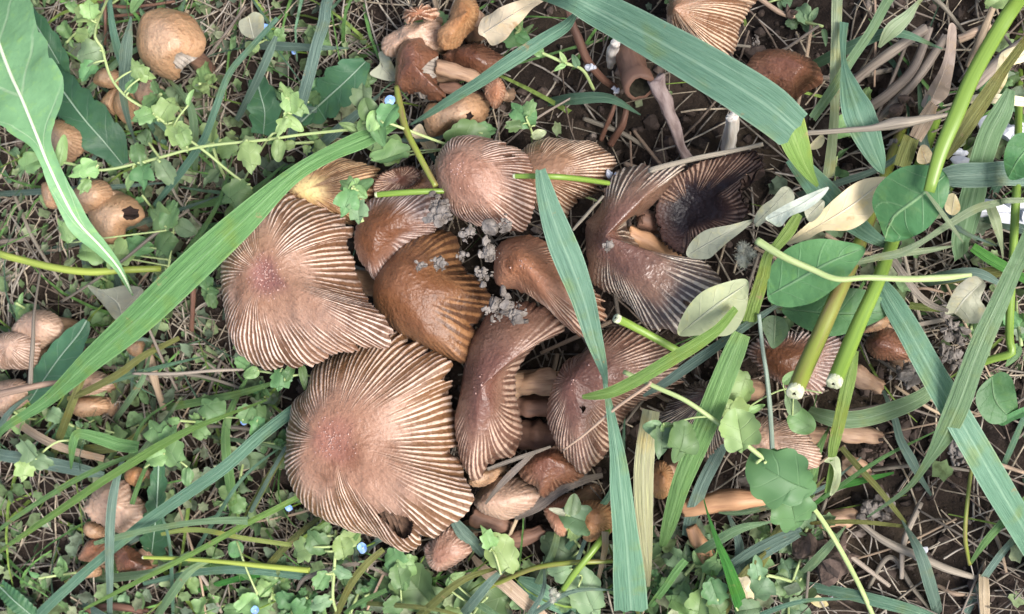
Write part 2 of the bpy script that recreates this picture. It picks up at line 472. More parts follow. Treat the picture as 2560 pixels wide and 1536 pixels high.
M_STRAWT = plain_mat('straw_tan', (.33, .245, .17), (.2, .14, .095), rough=.7, stretch=(10, 1.2, 1), vary=.015, val=.3)
M_STRAWR = plain_mat('stalk_red_brown', (.145, .075, .05), (.085, .042, .03), rough=.55, stretch=(8, 1.2, 1))
M_CLOD = plain_mat('soil_clod_grey', (.18, .16, .143), (.075, .062, .052), 350, .95, bump=.0009)
M_CLODB = plain_mat('soil_clod_brown', (.10, .07, .055), (.05, .034, .027), 350, .95, bump=.0009)
M_WHITE = plain_mat('plaster_white', (.52, .53, .57), (.34, .35, .38), 160, .8, bump=.0006)
M_BLUE = plain_mat('petal_blue', (.13, .26, .60), (.28, .40, .64), 500, .6, bump=.0001)
M_FUZZ = plain_mat('fuzz_white', (.30, .31, .25), (.2, .2, .16), 500, .8)

# ------------------------------------------------------------------ builders
CLUSTER = W(1560, 820, 0)

def mushroom(label, tile, apex, zA, outline, n=0, mat='tan', L=None, k=.85, t0=.28, amp=.3, stem=True, base=None, sr=2.6,
             holes=(), grains=0, gills=True, group=None, bowl=0.0, creases=(), stem_mat=None, zmin=2.0, dropk=1.0, rag=.02, gmat=None, lump=.5, seed=None, sharp=1.0, dimple=0.0, smooth=(), gd=.35):
    seed = seed if seed is not None else abs(hash((round(apex[0]), round(apex[1]), zA))) % 977
    A = W(*T(tile, *apex), zA)
    fine_wrinkle = n == 0 and not holes
    if fine_wrinkle: n, amp, t0 = 30, .10, .4
    O = np.array([T(tile, *q) for q in outline], float)
    E0 = np.array([W(x, y, zA) for x, y in O]) - A
    kk = FRAME / DIST / 2560.0
    dirs = np.array([((x - 1280.0) * kk) * CR + (-(y - 768.0) * kk) * CU - CB for x, y in O])
    slope = dirs[:, :2] / -dirs[:, 2:3]                       # how far a sight line runs on per mm of depth
    inw = -(slope * E0[:, :2]).sum(1)
    e2 = (E0[:, :2] ** 2).sum(1)
    hmax = np.where(inw > 1e-6, 0.42 * e2 / np.maximum(inw, 1e-6), 1e3)   # keep the near rim from folding back under the apex
    # walk the outline, find how far each margin point lies below the apex so that the cap is a shell of one radius
    zi = np.full(len(O), zA - 4.0)
    for it in range(6):
        Mp = np.array([W(x, y, z) for (x, y), z in zip(O, zi)])
        d = np.linalg.norm(Mp[:, :2] - A[:2], axis=1)
        LL = L if L else 1.1 * d.max()
        if bowl:
            zn = zA + bowl * np.minimum(d / d.max(), 1)
        else:
            drop = np.minimum(np.sqrt(np.maximum(LL ** 2 - d ** 2, (.12 * LL) ** 2)) * dropk, hmax)
            zn = np.maximum(zA - drop, zmin)
        for _ in range(3): zn = .25 * np.roll(zn, 1) + .5 * zn + .25 * np.roll(zn, -1)
        zi = .5 * zi + .5 * zn
    Mp = np.array([W(x, y, z) for (x, y), z in zip(O, zi)])
    Md = crom(Mp, 1600, closed=True)
    ud = np.arange(1600) / 1600.0
    ker = np.exp(-np.linspace(-2.2, 2.2, 401) ** 2); ker /= ker.sum()
    Ms = np.stack([np.convolve(np.concatenate([Md[-200:, j], Md[:, j], Md[:200, j]]), ker, 'valid') for j in range(3)], -1)
    Ms = A + (Ms - A) * (np.linalg.norm(Md - A, axis=1).mean() / np.linalg.norm(Ms - A, axis=1).mean())
    phim = math.radians(84)
    rsn = np.random.default_rng(seed + 3)
    nots = [(rsn.random(), rsn.uniform(.004, .012), rsn.uniform(.05, .16)) for _ in range(9 if n > 40 else 5)]

    def surf(U, Tt):
        """U,Tt arrays of equal shape -> points on the smooth cap"""
        uu = (U % 1.0)
        M3 = np.stack([np.interp(uu, np.append(ud, 1), np.append(Md[:, j], Md[0, j])) for j in range(3)], -1)
        M4 = np.stack([np.interp(uu, np.append(ud, 1), np.append(Ms[:, j], Ms[0, j])) for j in range(3)], -1)
        bl = sstep(.1, .95, Tt)[..., None]
        M3 = M4 * (1 - bl) + M3 * bl
        phi = Tt * phim
        sh = np.sin(phi) / math.sin(phim); sv = k * (1 - np.cos(phi)) / (1 - math.cos(phim)) + (1 - k) * sh
        tn = np.clip((Tt - .7) / .3, 0, 1)
        sh = sh * (1 + rag * (vn(uu * 70, 0 * uu, seed) * 1.4 + vn(uu * 19, 0 * uu, seed + 5) * 2 + vn(uu * 160, 0 * uu, seed + 8) * .9) * tn)
        for nu0, nw, nd in nots:                        # the margin is split here and there
            du = np.abs((uu - nu0 + .5) % 1 - .5)
            sh = sh * (1 - nd * np.clip(1 - du / nw, 0, 1) * tn ** 1.5)
        P = np.empty(U.shape + (3,))
        P[..., 0] = A[0] + (M3[..., 0] - A[0]) * sh
        P[..., 1] = A[1] + (M3[..., 1] - A[1]) * sh
        P[..., 2] = A[2] + (M3[..., 2] - A[2]) * sv
        # undulation and creases
        lw = lump * (vn(P[..., 0] * .16, P[..., 1] * .16, seed) + .5 * vn(P[..., 0] * .4, P[..., 1] * .4, seed + 2)) * np.clip(Tt * 3, 0, 1) * 2
        for (cu, cw, cd, ca, cb) in creases:
            du = (uu - cu + .5) % 1 - .5
            lw = lw - cd * np.exp(-(du / cw) ** 2) * sstep(ca, cb, Tt)
        P[..., 2] += lw - dimple * np.exp(-(Tt / .13) ** 2)
        return P

    spec_n = n if n else 12
    nu = int(n * (10 if n < 70 else 8)) if n else (260 if holes else 72)
    nt = 40 if fine_wrinkle else 60 if n else (84 if holes else 26)
    tt = np.linspace(0, 1, nt) ** .9
    U, Tt = np.meshgrid(np.arange(nu) / nu, tt)
    P = surf(U, Tt)
    N = grid_normals(P)
    if N[3:nt // 2, :, 2].mean() < 0: N = -N
    if n:
        rid = np.floor(U * n)
        ph = U * n + .30 * vn(U * n * .8, Tt * 3.5, seed) + 1.7 * vn(U * 9, Tt * 1.1, seed + 9) + .55 * vn(U * 26, Tt * 2.2, seed + 15)
        rid = np.floor(ph)
        w = .5 + .5 * np.cos(2 * np.pi * ph)
        h1 = _hash(rid, 0 * rid, seed); h2 = _hash(rid, 0 * rid, seed + 1)
        wr = np.clip(.45 + .85 * h1, 0, 1.15)                          # each pleat has its own strength
        wr = wr * (1 - .75 * (h2 > .72) * sstep(.55 + .3 * h1, .7 + .3 * h1, 1 - Tt + .35))   # some start late
        ridge = np.clip(w ** sharp * wr, 0, 1)
        st = t0 + .18 * vn(U * 9, 0 * U, seed + 4) * 2 + .16 * (h2 - .5)
        pl = sstep(st, st + .22, Tt)
        for (cu, cw) in smooth:
            du = np.abs((U - cu + .5) % 1 - .5)
            pl = pl * sstep(cw * .75, cw * 1.25, du)
        pl2 = pl * (1 - .4 * sstep(.12, .4, vn(U * 6 + 3, Tt * 3, seed + 12)))
        if fine_wrinkle: pl2 = pl2 * .45
        ridge = ridge * (.8 + .7 * (vn(U * n * 1.5, Tt * 22, seed + 6) + .25))
        P = P + N * ((w * wr - .4) * amp * pl * (.5 + .7 * Tt))[..., None]
    else:
        ridge = np.zeros(U.shape); pl = pl2 = ridge
    P = P + N * (.12 * vn(P[..., 0] * 2.2, P[..., 1] * 2.2, seed + 20))[..., None]
    F = grid_faces(nt, nu, True)
    if holes:
        pc = proj(P.reshape(-1, 3))
        ctr = pc[F].mean(1)
        keep = np.ones(len(F), bool)
        for (ht, hp) in holes:
            hp = [T(ht, *q) for q in hp]
            jit = 6 * vn(ctr[:, 0] * .12, ctr[:, 1] * .12, 3)
            keep &= ~inpoly(ctr[:, 0] + jit, ctr[:, 1] - jit, hp)
        F = F[keep]
    if base is None:
        B = np.array([A[0] + (CLUSTER[0] - A[0]) * .4, A[1] + (CLUSTER[1] - A[1]) * .4, 0.0])
    else:
        B = W(*T(tile, *base), 0.0)
    root = empty('mushroom', B)
    tag(root, label, 'mushroom', group)
    V = P.reshape(-1, 3)
    capo = obj('cap', mesh('cap', V, F, MC[mat], B, attrs=dict(t=np.clip(Tt, 0, 1).ravel(), ridge=np.clip(ridge, 0, 1).ravel(), pleat=pl2.ravel())), root)
    ng = 2 * max(44, min(n, 70))
    tg = np.linspace(.12, 1.0, 12)
    U2, T2 = np.meshgrid(np.arange(ng) / ng, tg)
    P2 = surf(U2, T2)
    N2 = grid_normals(P2)
    if N2[3:6, :, 2].mean() < 0: N2 = -N2
    alt = (np.arange(ng) % 2)[None, :] * np.sin(np.pi * np.clip(T2, 0, 1)) ** .6
    sz = d.max()
    P2 = P2 - N2 * (.12 + gd * np.sin(np.pi * T2) + alt * min(2.4, .09 * sz))[..., None]
    if gills:
        gm = mesh('gills', P2.reshape(-1, 3), grid_faces(12, ng, True), gmat or M_GILL, B, smooth=False)
        go = obj('gills', gm, root); go['kind'] = 'stuff'
    if stem:
        top = A - np.array([0, 0, (4.0 + sr * 1.0 if not bowl else .5)])
        mid = .5 * (top + B) + np.array([0, 0, .06 * zA])
        mid[:2] = .85 * top[:2] + .15 * B[:2]; mid[2] = .45 * top[2]
        Pc = crom(np.array([top, mid, B - [0, 0, 2]]), 14)
        # crom measures length in plan; keep even spacing in 3-D instead
        tq = np.linspace(0, 1, 14)[:, None]
        Pc = (1 - tq) ** 2 * top + 2 * tq * (1 - tq) * mid + tq ** 2 * (B - [0, 0, 2])
        obj('stem', tube_mesh('stem', Pc, np.linspace(sr * .85, sr * 1.15, 14), stem_mat or M_STEM, B, 12), root)
    if grains:
        gv = []; gf = []; o = 0
        ico_v, ico_f = ICO
        rs = np.random.default_rng(seed)
        for q in range(grains):
            uu = rs.random(); r_ = abs(rs.normal(0, .11))
            p = surf(np.array([[uu]]), np.array([[min(r_, .5)]]))[0, 0]
            s = rs.uniform(.10, .24)
            gv.append(p + [0, 0, .12] + ico_v * s * rs.uniform(.6, 1.3, 3)); gf.append(ico_f + o); o += len(ico_v)
        g_ = obj('granules', mesh('granules', np.vstack(gv), np.vstack(gf), M_GRAIN, B, smooth=False), root)
        g_['kind'] = 'stuff'
    return root

def _ico():
    t = (1 + 5 ** .5) / 2
    v = np.array([(-1, t, 0), (1, t, 0), (-1, -t, 0), (1, -t, 0), (0, -1, t), (0, 1, t), (0, -1, -t), (0, 1, -t), (t, 0, -1), (t, 0, 1), (-t, 0, -1), (-t, 0, 1)], float)
    v /= np.linalg.norm(v[0])
    f = np.array([(0, 11, 5), (0, 5, 1), (0, 1, 7), (0, 7, 10), (0, 10, 11), (1, 5, 9), (5, 11, 4), (11, 10, 2), (10, 7, 6), (7, 1, 8), (3, 9, 4), (3, 4, 2), (3, 2, 6), (3, 6, 8), (3, 8, 9), (4, 9, 5), (2, 4, 11), (6, 2, 10), (8, 6, 7), (9, 8, 1)])
    return v, f
ICO = _ico()
def _sub(v, f):
    v = list(map(tuple, v)); cache = {}; out = []
    def md(a, b):
        k = (min(a, b), max(a, b))
        if k not in cache:
            p = (np.array(v[a]) + np.array(v[b])) / 2; p /= np.linalg.norm(p); v.append(tuple(p)); cache[k] = len(v) - 1
        return cache[k]
    for a, b, c in f:
        x, y, z = md(a, b), md(b, c), md(c, a)
        out += [(a, x, z), (b, y, x), (c, z, y), (x, y, z)]
    return np.array(v), np.array(out)
ICO2 = _sub(*ICO)

def ground_z(x, y):
    return 2.6 * fbm(np.asarray(x) * .03, np.asarray(y) * .03, 1.0, 3) + 2.3 * fbm(np.asarray(x) * .16, np.asarray(y) * .16, 5.0, 4)

def path3(tile, pts, n, ext):
    """traced (x, y, width, height) rows -> 3-D spline and widths in mm; ext lets an end run on beyond the frame down to the soil"""
    rows = []
    for (x, y, w, z) in pts:
        p = W(*T(tile, x, y), z)
        rows.append([p[0], p[1], p[2], w * TILES[tile][2] * px2mm(z)])
    rows = np.array(rows)
    if ext in ('start', 'both'):
        dv = rows[0] - rows[1]; l = max(np.linalg.norm(dv[:2]), 1e-3)
        e = rows[0].copy(); e[:2] += dv[:2] / l * max(18, rows[0, 2] * .9); e[2] = -1; e[3] = rows[0, 3] * .9
        rows = np.vstack([e, rows])
    if ext in ('end', 'both'):
        dv = rows[-1] - rows[-2]; l = max(np.linalg.norm(dv[:2]), 1e-3)
        e = rows[-1].copy(); e[:2] += dv[:2] / l * max(18, rows[-1, 2] * .9); e[2] = -1; e[3] = rows[-1, 3] * .9
        rows = np.vstack([rows, e])
    return crom(rows, n)

def ribbon(Pc, Wd, fold=.12, roll=0.0, cols=7, face=None, wob=.06, seed=0, ragged=None, curl=0.0):
    n = len(Pc)
    tg = np.gradient(Pc, axis=0); tg /= np.linalg.norm(tg, axis=1, keepdims=True) + 1e-9
    fc = face if face is not None else CB
    s = np.cross(tg, fc); s /= np.linalg.norm(s, axis=1, keepdims=True) + 1e-9
    nn = np.cross(s, tg)
    nn *= np.sign((nn @ fc))[:, None] + 1e-9
    a = roll + .35 * vn(np.linspace(0, 3, n), np.zeros(n), seed)
    s2 = s * np.cos(a)[:, None] + nn * np.sin(a)[:, None]
    n2 = nn * np.cos(a)[:, None] - s * np.sin(a)[:, None]
    c = np.linspace(-.5, .5, cols)
    off = -fold * (np.abs(c) * 2) + fold * .5 + curl * (c * 2) ** 2
    V = Pc[:, None, :] + s2[:, None, :] * (Wd[:, None, None] * c[None, :, None]) + n2[:, None, :] * (Wd[:, None, None] * off[None, :, None] * .5)
    V = V + n2[:, None, :] * (Wd[:, None] * wob * vn(np.linspace(0, n / 6, n)[:, None] + 0 * c[None], c[None] * 2 + 0 * Pc[:, :1], seed + 3))[..., None]
    if ragged is not None:
        for e, sgn in ragged:
            V[e] += sgn * tg[e] * (Wd[abs(e) if e >= 0 else -2] * .22 * rng.random(cols))[:, None]
    L = np.concatenate([[0], np.cumsum(np.linalg.norm(np.diff(Pc, axis=0), axis=1))])
    uv = np.stack([np.broadcast_to(c + .5, (n, cols)), np.broadcast_to((L / 20.0)[:, None], (n, cols))], -1)
    return V, uv

def blade(label, tile, pts, mat='green', ext=None, fold=.14, roll=0.0, n=None, group=None, name='grass_leaf', cat='grass blade', rag=None, wob=.06, curl=0.0):
    n = n or max(24, 9 * len(pts))
    R_ = path3(tile, pts, n, ext)
    seed = (pts[0][0] * 7 + pts[0][1]) % 91
    ragged = {'start': [(0, -1)], 'end': [(-1, 1)], 'both': [(0, -1), (-1, 1)], None: None}[rag]
    V, uv = ribbon(R_[:, :3], R_[:, 3], fold, roll, seed=seed, ragged=ragged, wob=wob, curl=curl)
    b = R_[np.argmin(R_[:, 2]), :3]
    o = obj(name, mesh(name, V.reshape(-1, 3), grid_faces(n, 7), MG[mat], b, uv=uv.reshape(-1, 2)), loc=b)
    return tag(o, label, cat, group)

def stalk(label, tile, pts, mat, ext=None, cut=None, name='grass_stalk', cat='stalk', hollow=.45, group=None, squash=1.0, n=None, pith=None, rough=0.0, deep=.6):
    """a round stalk; cut ends show a pale ring of pith with a hollow core"""
    n = n or max(16, 7 * len(pts))
    R_ = path3(tile, pts, n, ext)
    Pc = R_[:, :3]; r = R_[:, 3] * .5
    b = Pc[np.argmin(Pc[:, 2])]
    if not cut:
        o = obj(name, tube_mesh(name, Pc, r, mat, b, 10 if not rough else 18, squash=squash, rough=rough), loc=b)
        return tag(o, label, cat, group)
    root = empty(name, b); tag(root, label, cat, group)
    obj('stalk_wall', tube_mesh('stalk_wall', Pc, r, mat, b, 12, squash=squash, cap=False, rough=rough), root)
    for e in (['start', 'end'] if cut == 'both' else [cut]):
        i, j = (0, 1) if e == 'start' else (-1, -2)
        ax = Pc[i] - Pc[j]; ax /= np.linalg.norm(ax)
        p0 = Pc[i] - ax * r[i] * .7; p1 = Pc[i] + ax * r[i] * .12
        ring = []
        for f, q in ((1.015, p0), (1.04, Pc[i]), (.93, p1), (hollow, p1), (hollow * .9, Pc[i] - ax * r[i] * deep)):
            ring.append((q, r[i] * f))
        Q = np.array([q for q, _ in ring]); RR = np.array([x for _, x in ring])
        s = np.cross(ax, [0.13, .31, .94]); s /= np.linalg.norm(s); q2 = np.cross(s, ax)
        a = np.linspace(0, 2 * np.pi, 14, endpoint=False)
        G = Q[:, None, :] + RR[:, None, None] * (np.cos(a)[None, :, None] * s + np.sin(a)[None, :, None] * q2)
        G[1:4] += ax * (r[i] * .25 * rng.random((1, 14, 1)))
        c_ = obj('cut_end', mesh('cut_end', G[:4].reshape(-1, 3), grid_faces(4, 14, True), pith or M_PITH, b), root)
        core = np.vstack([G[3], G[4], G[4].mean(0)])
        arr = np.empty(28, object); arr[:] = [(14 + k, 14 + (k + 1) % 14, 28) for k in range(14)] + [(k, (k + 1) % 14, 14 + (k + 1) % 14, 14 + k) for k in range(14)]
        obj('hollow_core', mesh('hollow_core', core, arr, M_HOLLOW_SHADE, b), c_)
    return root

def poly_leaf(label, tile, outline, rib, mat, cup=.12, group=None, name='leaf', cat='leaf', seed=3, wav=.5, teeth=0.0, tn=30, sp=2, thick=.16):
    """leaf from its edge and its midrib (x, y, height); the surface rises or sinks from the rib"""
    rib3 = np.array([W(*T(tile, x, y), z) for x, y, z in rib])
    Rb = crom(rib3, 60)
    O = np.array([T(tile, *q) for q in outline], float)
    Od = crom(O, 120, closed=True)
    zr = Rb[:, 2]; pr = proj(Rb)
    i = np.argmin(((Od[:, None, :] - pr[None]) ** 2).sum(-1), 1)
    E = np.array([W(x, y, z) for (x, y), z in zip(Od, zr[i])])
    if teeth:
        c0 = Rb[i]; ph = np.arange(120) / 120 * tn
        E = c0 + (E - c0) * (1 - teeth * (ph % 1.0))[:, None]
    dist = np.linalg.norm(E - Rb[i], axis=1)
    rows = 8
    P = np.empty((rows, 120, 3)); mid = np.empty((rows, 120)); al = np.empty((rows, 120))
    for r_ in range(rows):
        f = r_ / (rows - 1)            # 0 edge .. 1 rib
        P[r_] = E * (1 - f) + Rb[i] * f
        P[r_, :, 2] += cup * dist * ((1 - f) ** 1.4) + wav * vn(P[r_, :, 0] * .22, P[r_, :, 1] * .22, seed) * (1 - f) * 2
        mid[r_] = f; al[r_] = i / 60.0 * (1.0 + .0 * f)
    b = np.array([Rb[0, 0], Rb[0, 1], min(Rb[:, 2].min(), Rb[0, 2])])
    o = obj(name, mesh(name, P.reshape(-1, 3), grid_faces(rows, 120, True), ML[mat], b, attrs=dict(mid=mid.ravel(), along=al.ravel()), uv=np.stack([mid, al], -1).reshape(-1, 2)), loc=b)
    return tag(o, label, cat, group)

def wide_leaf(label, tile, rows, mat, name='leaf', cat='leaf', teeth=0.0, tn=9, cup=.1, group=None, seed=1, parts=True):
    """long leaf given as midrib rows (x, y, left half-width, right half-width, height), with toothed sides and a raised midrib"""
    s = TILES[tile][2]
    R_ = []
    for (x, y, wl, wr, z) in rows:
        p = W(*T(tile, x, y), z); m = s * px2mm(z)
        R_.append([p[0], p[1], p[2], wl * m, wr * m])
    n = 140
    R_ = crom(np.array(R_), n)
    Pc = R_[:, :3]; tg = np.gradient(Pc, axis=0); tg /= np.linalg.norm(tg, axis=1, keepdims=True)
    sv = np.cross(tg, CB); sv /= np.linalg.norm(sv, axis=1, keepdims=True); nn = np.cross(sv, tg); nn *= np.sign(nn @ CB)[:, None]
    ph = np.linspace(0, tn, n)
    tl = 1 - teeth * np.abs(((ph + .3 * vn(ph, 0 * ph, seed)) % 1) - .35) * 1.5
    tr = 1 - teeth * np.abs(((ph + .4 + .3 * vn(ph, 0 * ph, seed + 4)) % 1) - .35) * 1.5
    c = np.linspace(-1, 1, 17)
    V = np.empty((n, 17, 3)); mid = np.empty((n, 17))
    for j, cc in enumerate(c):
        w = (R_[:, 3] * tl if cc < 0 else R_[:, 4] * tr)
        h = cup * w * abs(cc) ** 1.3 + .7 * vn(Pc[:, 0] * .12 + cc * 2, Pc[:, 1] * .12, seed + 8) * abs(cc) + .5 * np.sin(ph * 6.28 + abs(cc) * 3) * abs(cc) * .3
        V[:, j] = Pc + sv * (w * cc)[:, None] + nn * h[:, None]
        mid[:, j] = 1 - abs(cc)
    al = np.broadcast_to(np.linspace(0, 1, n)[:, None], (n, 17))
    b = Pc[np.argmin(Pc[:, 2])]
    root = empty(name, b); tag(root, label, cat, group)
    obj('leaf_blade', mesh('leaf_blade', V.reshape(-1, 3), grid_faces(n, 17), ML[mat], b, attrs=dict(mid=(mid * .92).ravel(), along=al.ravel() * 1.0), uv=np.stack([mid, al], -1).reshape(-1, 2)), root)
    rw = np.interp(np.linspace(0, 1, n), [0, 1], [1.0, .45]) * .11 * np.maximum(np.median(R_[:, 3] + R_[:, 4]) * .5, 4) * .55
    obj('midrib', tube_mesh('midrib', Pc[::3] + nn[::3] * .15, np.minimum(rw, 1.1)[::3], M_RIB if mat == 'dande' else M_RIBD, b, 8), root)
    return root

M_RIB = plain_mat('midrib_pale', (.50, .56, .40), (.36, .45, .28), rough=.5, stretch=(4, 3, 1), bump=.0001)
M_RIBD = plain_mat('midrib_grey', (.22, .30, .22), (.15, .22, .15), rough=.5, stretch=(4, 3, 1), bump=.0001)

def leaf_unit(name, kind, mat, seed):
    """leaf of unit (1 mm) length along +X from its base, facing +Z; the edge is drawn first, then rows towards the rib"""
    r_ = np.random.default_rng(seed); n = 84
    f = np.linspace(-np.pi, np.pi, n, endpoint=False)
    af = np.abs(f)
    if kind in ('lobed', 'scallop'):
        # lobes fan out from the leaf base; r as seen from a point near the base
        peaks = np.radians([0, 40, 78, 118]) if kind == 'lobed' else np.radians([0, 27, 54, 80, 106, 130])
        size = np.array([1, .86, .70, .5]) if kind == 'lobed' else np.array([1, .95, .85, .75, .65, .52])
        jit = r_.normal(0, .11, (2, len(peaks)))
        rad = np.zeros(n)
        wdt = np.radians(24 if kind == 'lobed' else 15)
        for sgn in (0, 1):
            m = (f >= 0) == bool(sgn)
            for j, (pk, s_) in enumerate(zip(peaks, size)):
                pk = pk + jit[sgn, j] * (j > 0)
                d = np.abs(af - pk) / wdt
                v = s_ * (1 + jit[1 - sgn, j] * .6) * (1 - (.30 if kind == 'lobed' else .13) * np.clip(d, 0, 2.2) ** (1.0 if kind == 'lobed' else 1.6))
                rad = np.where(m, np.maximum(rad, v), rad)
        rad = np.maximum(rad, .3 * (1 - sstep(2.5, 3.14, af)) + .05)
        E = np.stack([.26 + rad * .74 * np.cos(f), rad * .66 * np.sin(f)], -1)
    elif kind == 'round':
        E = np.stack([.5 + .5 * np.cos(f), .40 * np.sin(f) * (1 - .25 * np.cos(f))], -1)
    else:
        E = np.stack([.5 + .5 * np.cos(f), .21 * np.sin(f) * (1 - .35 * np.cos(f))], -1)
    rows = 6
    cup = r_.uniform(-.3, .6); bend = r_.uniform(-.1, .8); tw = r_.uniform(-.9, .9); wv = r_.uniform(0, 6, 3)
    P = np.empty((rows, n, 3)); mid = np.empty((rows, n)); al = np.empty((rows, n))
    rx = np.clip(E[:, 0], .05, .95)
    for k in range(rows):
        g = k / (rows - 1)
        x = E[:, 0] * (1 - g) + (.1 + rx * .85) * g; y = E[:, 1] * (1 - g)
        z = cup * np.abs(y) - bend * (x - .35) ** 2 + tw * y * (x - .3) + .07 * np.sin(x * 8 + wv[0]) * np.abs(y) * 2 + .06 * np.sin(y * 11 + wv[1]) * (1 - g)
        P[k] = np.stack([x, y, z], -1); mid[k] = g * .96; al[k] = x * .6
    return mesh(name, P.reshape(-1, 3), grid_faces(rows, n, True), ML[mat], attrs=dict(mid=mid.ravel(), along=al.ravel()), uv=np.stack([mid, al], -1).reshape(-1, 2))

LEAVES = {}
for mk in ('lobe', 'lobeg', 'lobed', 'pale', 'sage', 'oval'):
    for kd in ('lobed', 'scallop', 'round', 'lance'):
        if mk in ('pale', 'sage', 'oval') and kd == 'scallop': continue
        LEAVES[mk, kd] = [leaf_unit('leaf', kd, mk, 11 * q + len(LEAVES)) for q in range(6)]

def leaf_child(root, base, P0, direction, normal, size, mk, kd):
    """one leaf: its base at P0, pointing along direction; size in mm"""
    x = np.asarray(direction, float); x = x / np.linalg.norm(x)
    z = np.asarray(normal, float); z = z - x * (z @ x); z /= np.linalg.norm(z) + 1e-9
    y = np.cross(z, x) * random.uniform(.72, 1.12)
    o = bpy.data.objects.new('leaf', random.choice(LEAVES[mk, kd])); C.objects.link(o)
    if root is not None: o.parent = root
    Mx = Matrix([[x[i] * size, y[i] * size, z[i] * size, (P0[i] - base[i]) * MM] for i in range(3)] + [[0, 0, 0, 1]])
    o.matrix_local = Mx
    return o

def creeper(label, tile, pts, width, leaves, mk='lobe', mat=None, group=None, name='creeping_weed', cat='weed', ext=None):
    """runner with leaves; leaves = (x, y, image angle in degrees, length in tile px, [kind], [material])"""
    s = TILES[tile][2]
    R_ = path3(tile, [(x, y, width, z) for x, y, z in pts], max(24, 8 * len(pts)), ext)
    Pc = R_[:, :3]; b = Pc[np.argmin(Pc[:, 2])]
    root = empty(name, b); tag(root, label, cat, group)
    sm = tube_mesh('stem', Pc, R_[:, 3] * .5, mat or M_CREEP, b, 8)
    obj('stem', sm, root)
    for lf in leaves:
        x, y, ang, ln = lf[:4]
        kd = lf[4] if len(lf) > 4 and lf[4] else 'lobed'; m2 = lf[5] if len(lf) > 5 else mk
        px = np.array(T(tile, x, y)); a = math.radians(ang)
        rootpx = px - .5 * ln * s * np.array([math.cos(a), -math.sin(a)])
        i = np.argmin(((proj(Pc) - rootpx) ** 2).sum(1))
        z = Pc[i, 2] + random.uniform(0, 2.0)
        P0 = W(*rootpx, z)
        d = CR * math.cos(a) + CU * math.sin(a) + CB * random.uniform(-.15, .25)
        nrm = CB + CR * random.uniform(-.35, .35) + CU * random.uniform(-.35, .35)
        leaf_child(root, b, P0, d, nrm, ln * s * px2mm(z), m2, kd)
        gap = np.linalg.norm(P0 - Pc[i])
        if gap > .6:
            Q = crom(np.array([Pc[i], .5 * (Pc[i] + P0) + [0, 0, .6], P0]), 8)
            obj('petiole', tube_mesh('petiole', Q, min(.35, R_[:, 3].min() * .4), mat or M_CREEP, b, 6), root)
    return root

def clod(label, tile, x, y, z, size, lumps=5, mat=None, group=None, name='soil_clod', cat='soil clod', seed=0, flat=.7, solid=False):
    """earth that has clotted: many angular crumbs of unequal size grown together, or one faceted chunk"""
    b = W(*T(tile, x, y), z); r_ = np.random.default_rng(seed + int(x * 3 + y))
    s = size * TILES[tile][2] * px2mm(z)
    Vs = []; Fs = []; o = 0
    I2v, I2f = ICO2
    m = lumps if solid else lumps * 7
    for q in range(m):
        if solid:
            c = r_.normal(0, .22, 3) * s * [1, 1, .3]; rr = s * r_.uniform(.3, .5)
        else:
            c = r_.normal(0, .27, 3) * s * [1, 1, .3]; rr = s * (.045 + .3 * r_.random() ** 3)
        cell = r_.normal(0, 1, (7, 3)); cell /= np.linalg.norm(cell, axis=1, keepdims=True)
        cut = r_.uniform(.3, .8, 7)
        v = I2v.copy()
        for k in range(7):              # planes shear facets off the ball
            over = np.maximum(v @ cell[k] - cut[k], 0)
            v = v - over[:, None] * cell[k]
        v = v * (1 + .16 * vn(v[:, 0] * 3 + q, v[:, 1] * 3 + v[:, 2] * 2, seed))[:, None] * r_.uniform(.5, 1.5, 3) * [1, 1, flat + .3]
        Vs.append(c + v * rr); Fs.append(I2f + o); o += len(v)
    ob = obj(name, mesh(name, np.vstack(Vs), np.vstack(Fs), mat or M_CLOD, smooth=False), loc=b)
    return tag(ob, label, cat, group)

def flower(tile, x, y, z, size):
    b = W(*T(tile, x, y), z); s = size * TILES[tile][2] * px2mm(z)
    root = empty('tiny_flower', b); tag(root, 'tiny pale blue four-petalled flower down among the weeds', 'flower', 'tiny blue flowers')
    tl = rng.uniform(-.5, .5, 2); a0 = random.uniform(0, 1.5)
    ax = CB + CR * tl[0] + CU * tl[1]; ax /= np.linalg.norm(ax)
    e1 = np.cross(ax, CU); e1 /= np.linalg.norm(e1); e2 = np.cross(ax, e1)
    for q in range(4):
        a = a0 + q * math.pi / 2
        d = e1 * math.cos(a) + e2 * math.sin(a); t_ = np.cross(ax, d)
        ss = np.linspace(0, 1, 7); w = .36 * np.sin(np.pi * np.clip(ss * .85 + .1, 0, 1)) ** .7
        V = np.stack([(d[None] * ss[:, None] * s * .5 + t_[None] * (w * s * k_)[:, None] + ax[None] * (.18 * s * ss[:, None] ** 1.5)) for k_ in (-1, -.3, .3, 1)], 1)
        V *= [1, 1, 1]
        obj('petal', mesh('petal', V.reshape(-1, 3) * .9, grid_faces(7, 4), M_BLUE), root)
    obj('flower_centre', mesh('flower_centre', ICO[0] * s * .09 + ax * s * .05, ICO[1], M_PITH), root)
    Pc = np.stack([-ax * 0 + [0, 0, 0], [1.0, .5, -z * .5], [1.5, 1, -z]])
    obj('flower_stalk', tube_mesh('flower_stalk', crom(Pc + [[0, 0, 0], [.01, 0, 0], [.02, 0, 0]], 8), .25, M_STALK, (0, 0, 0), 6), root)

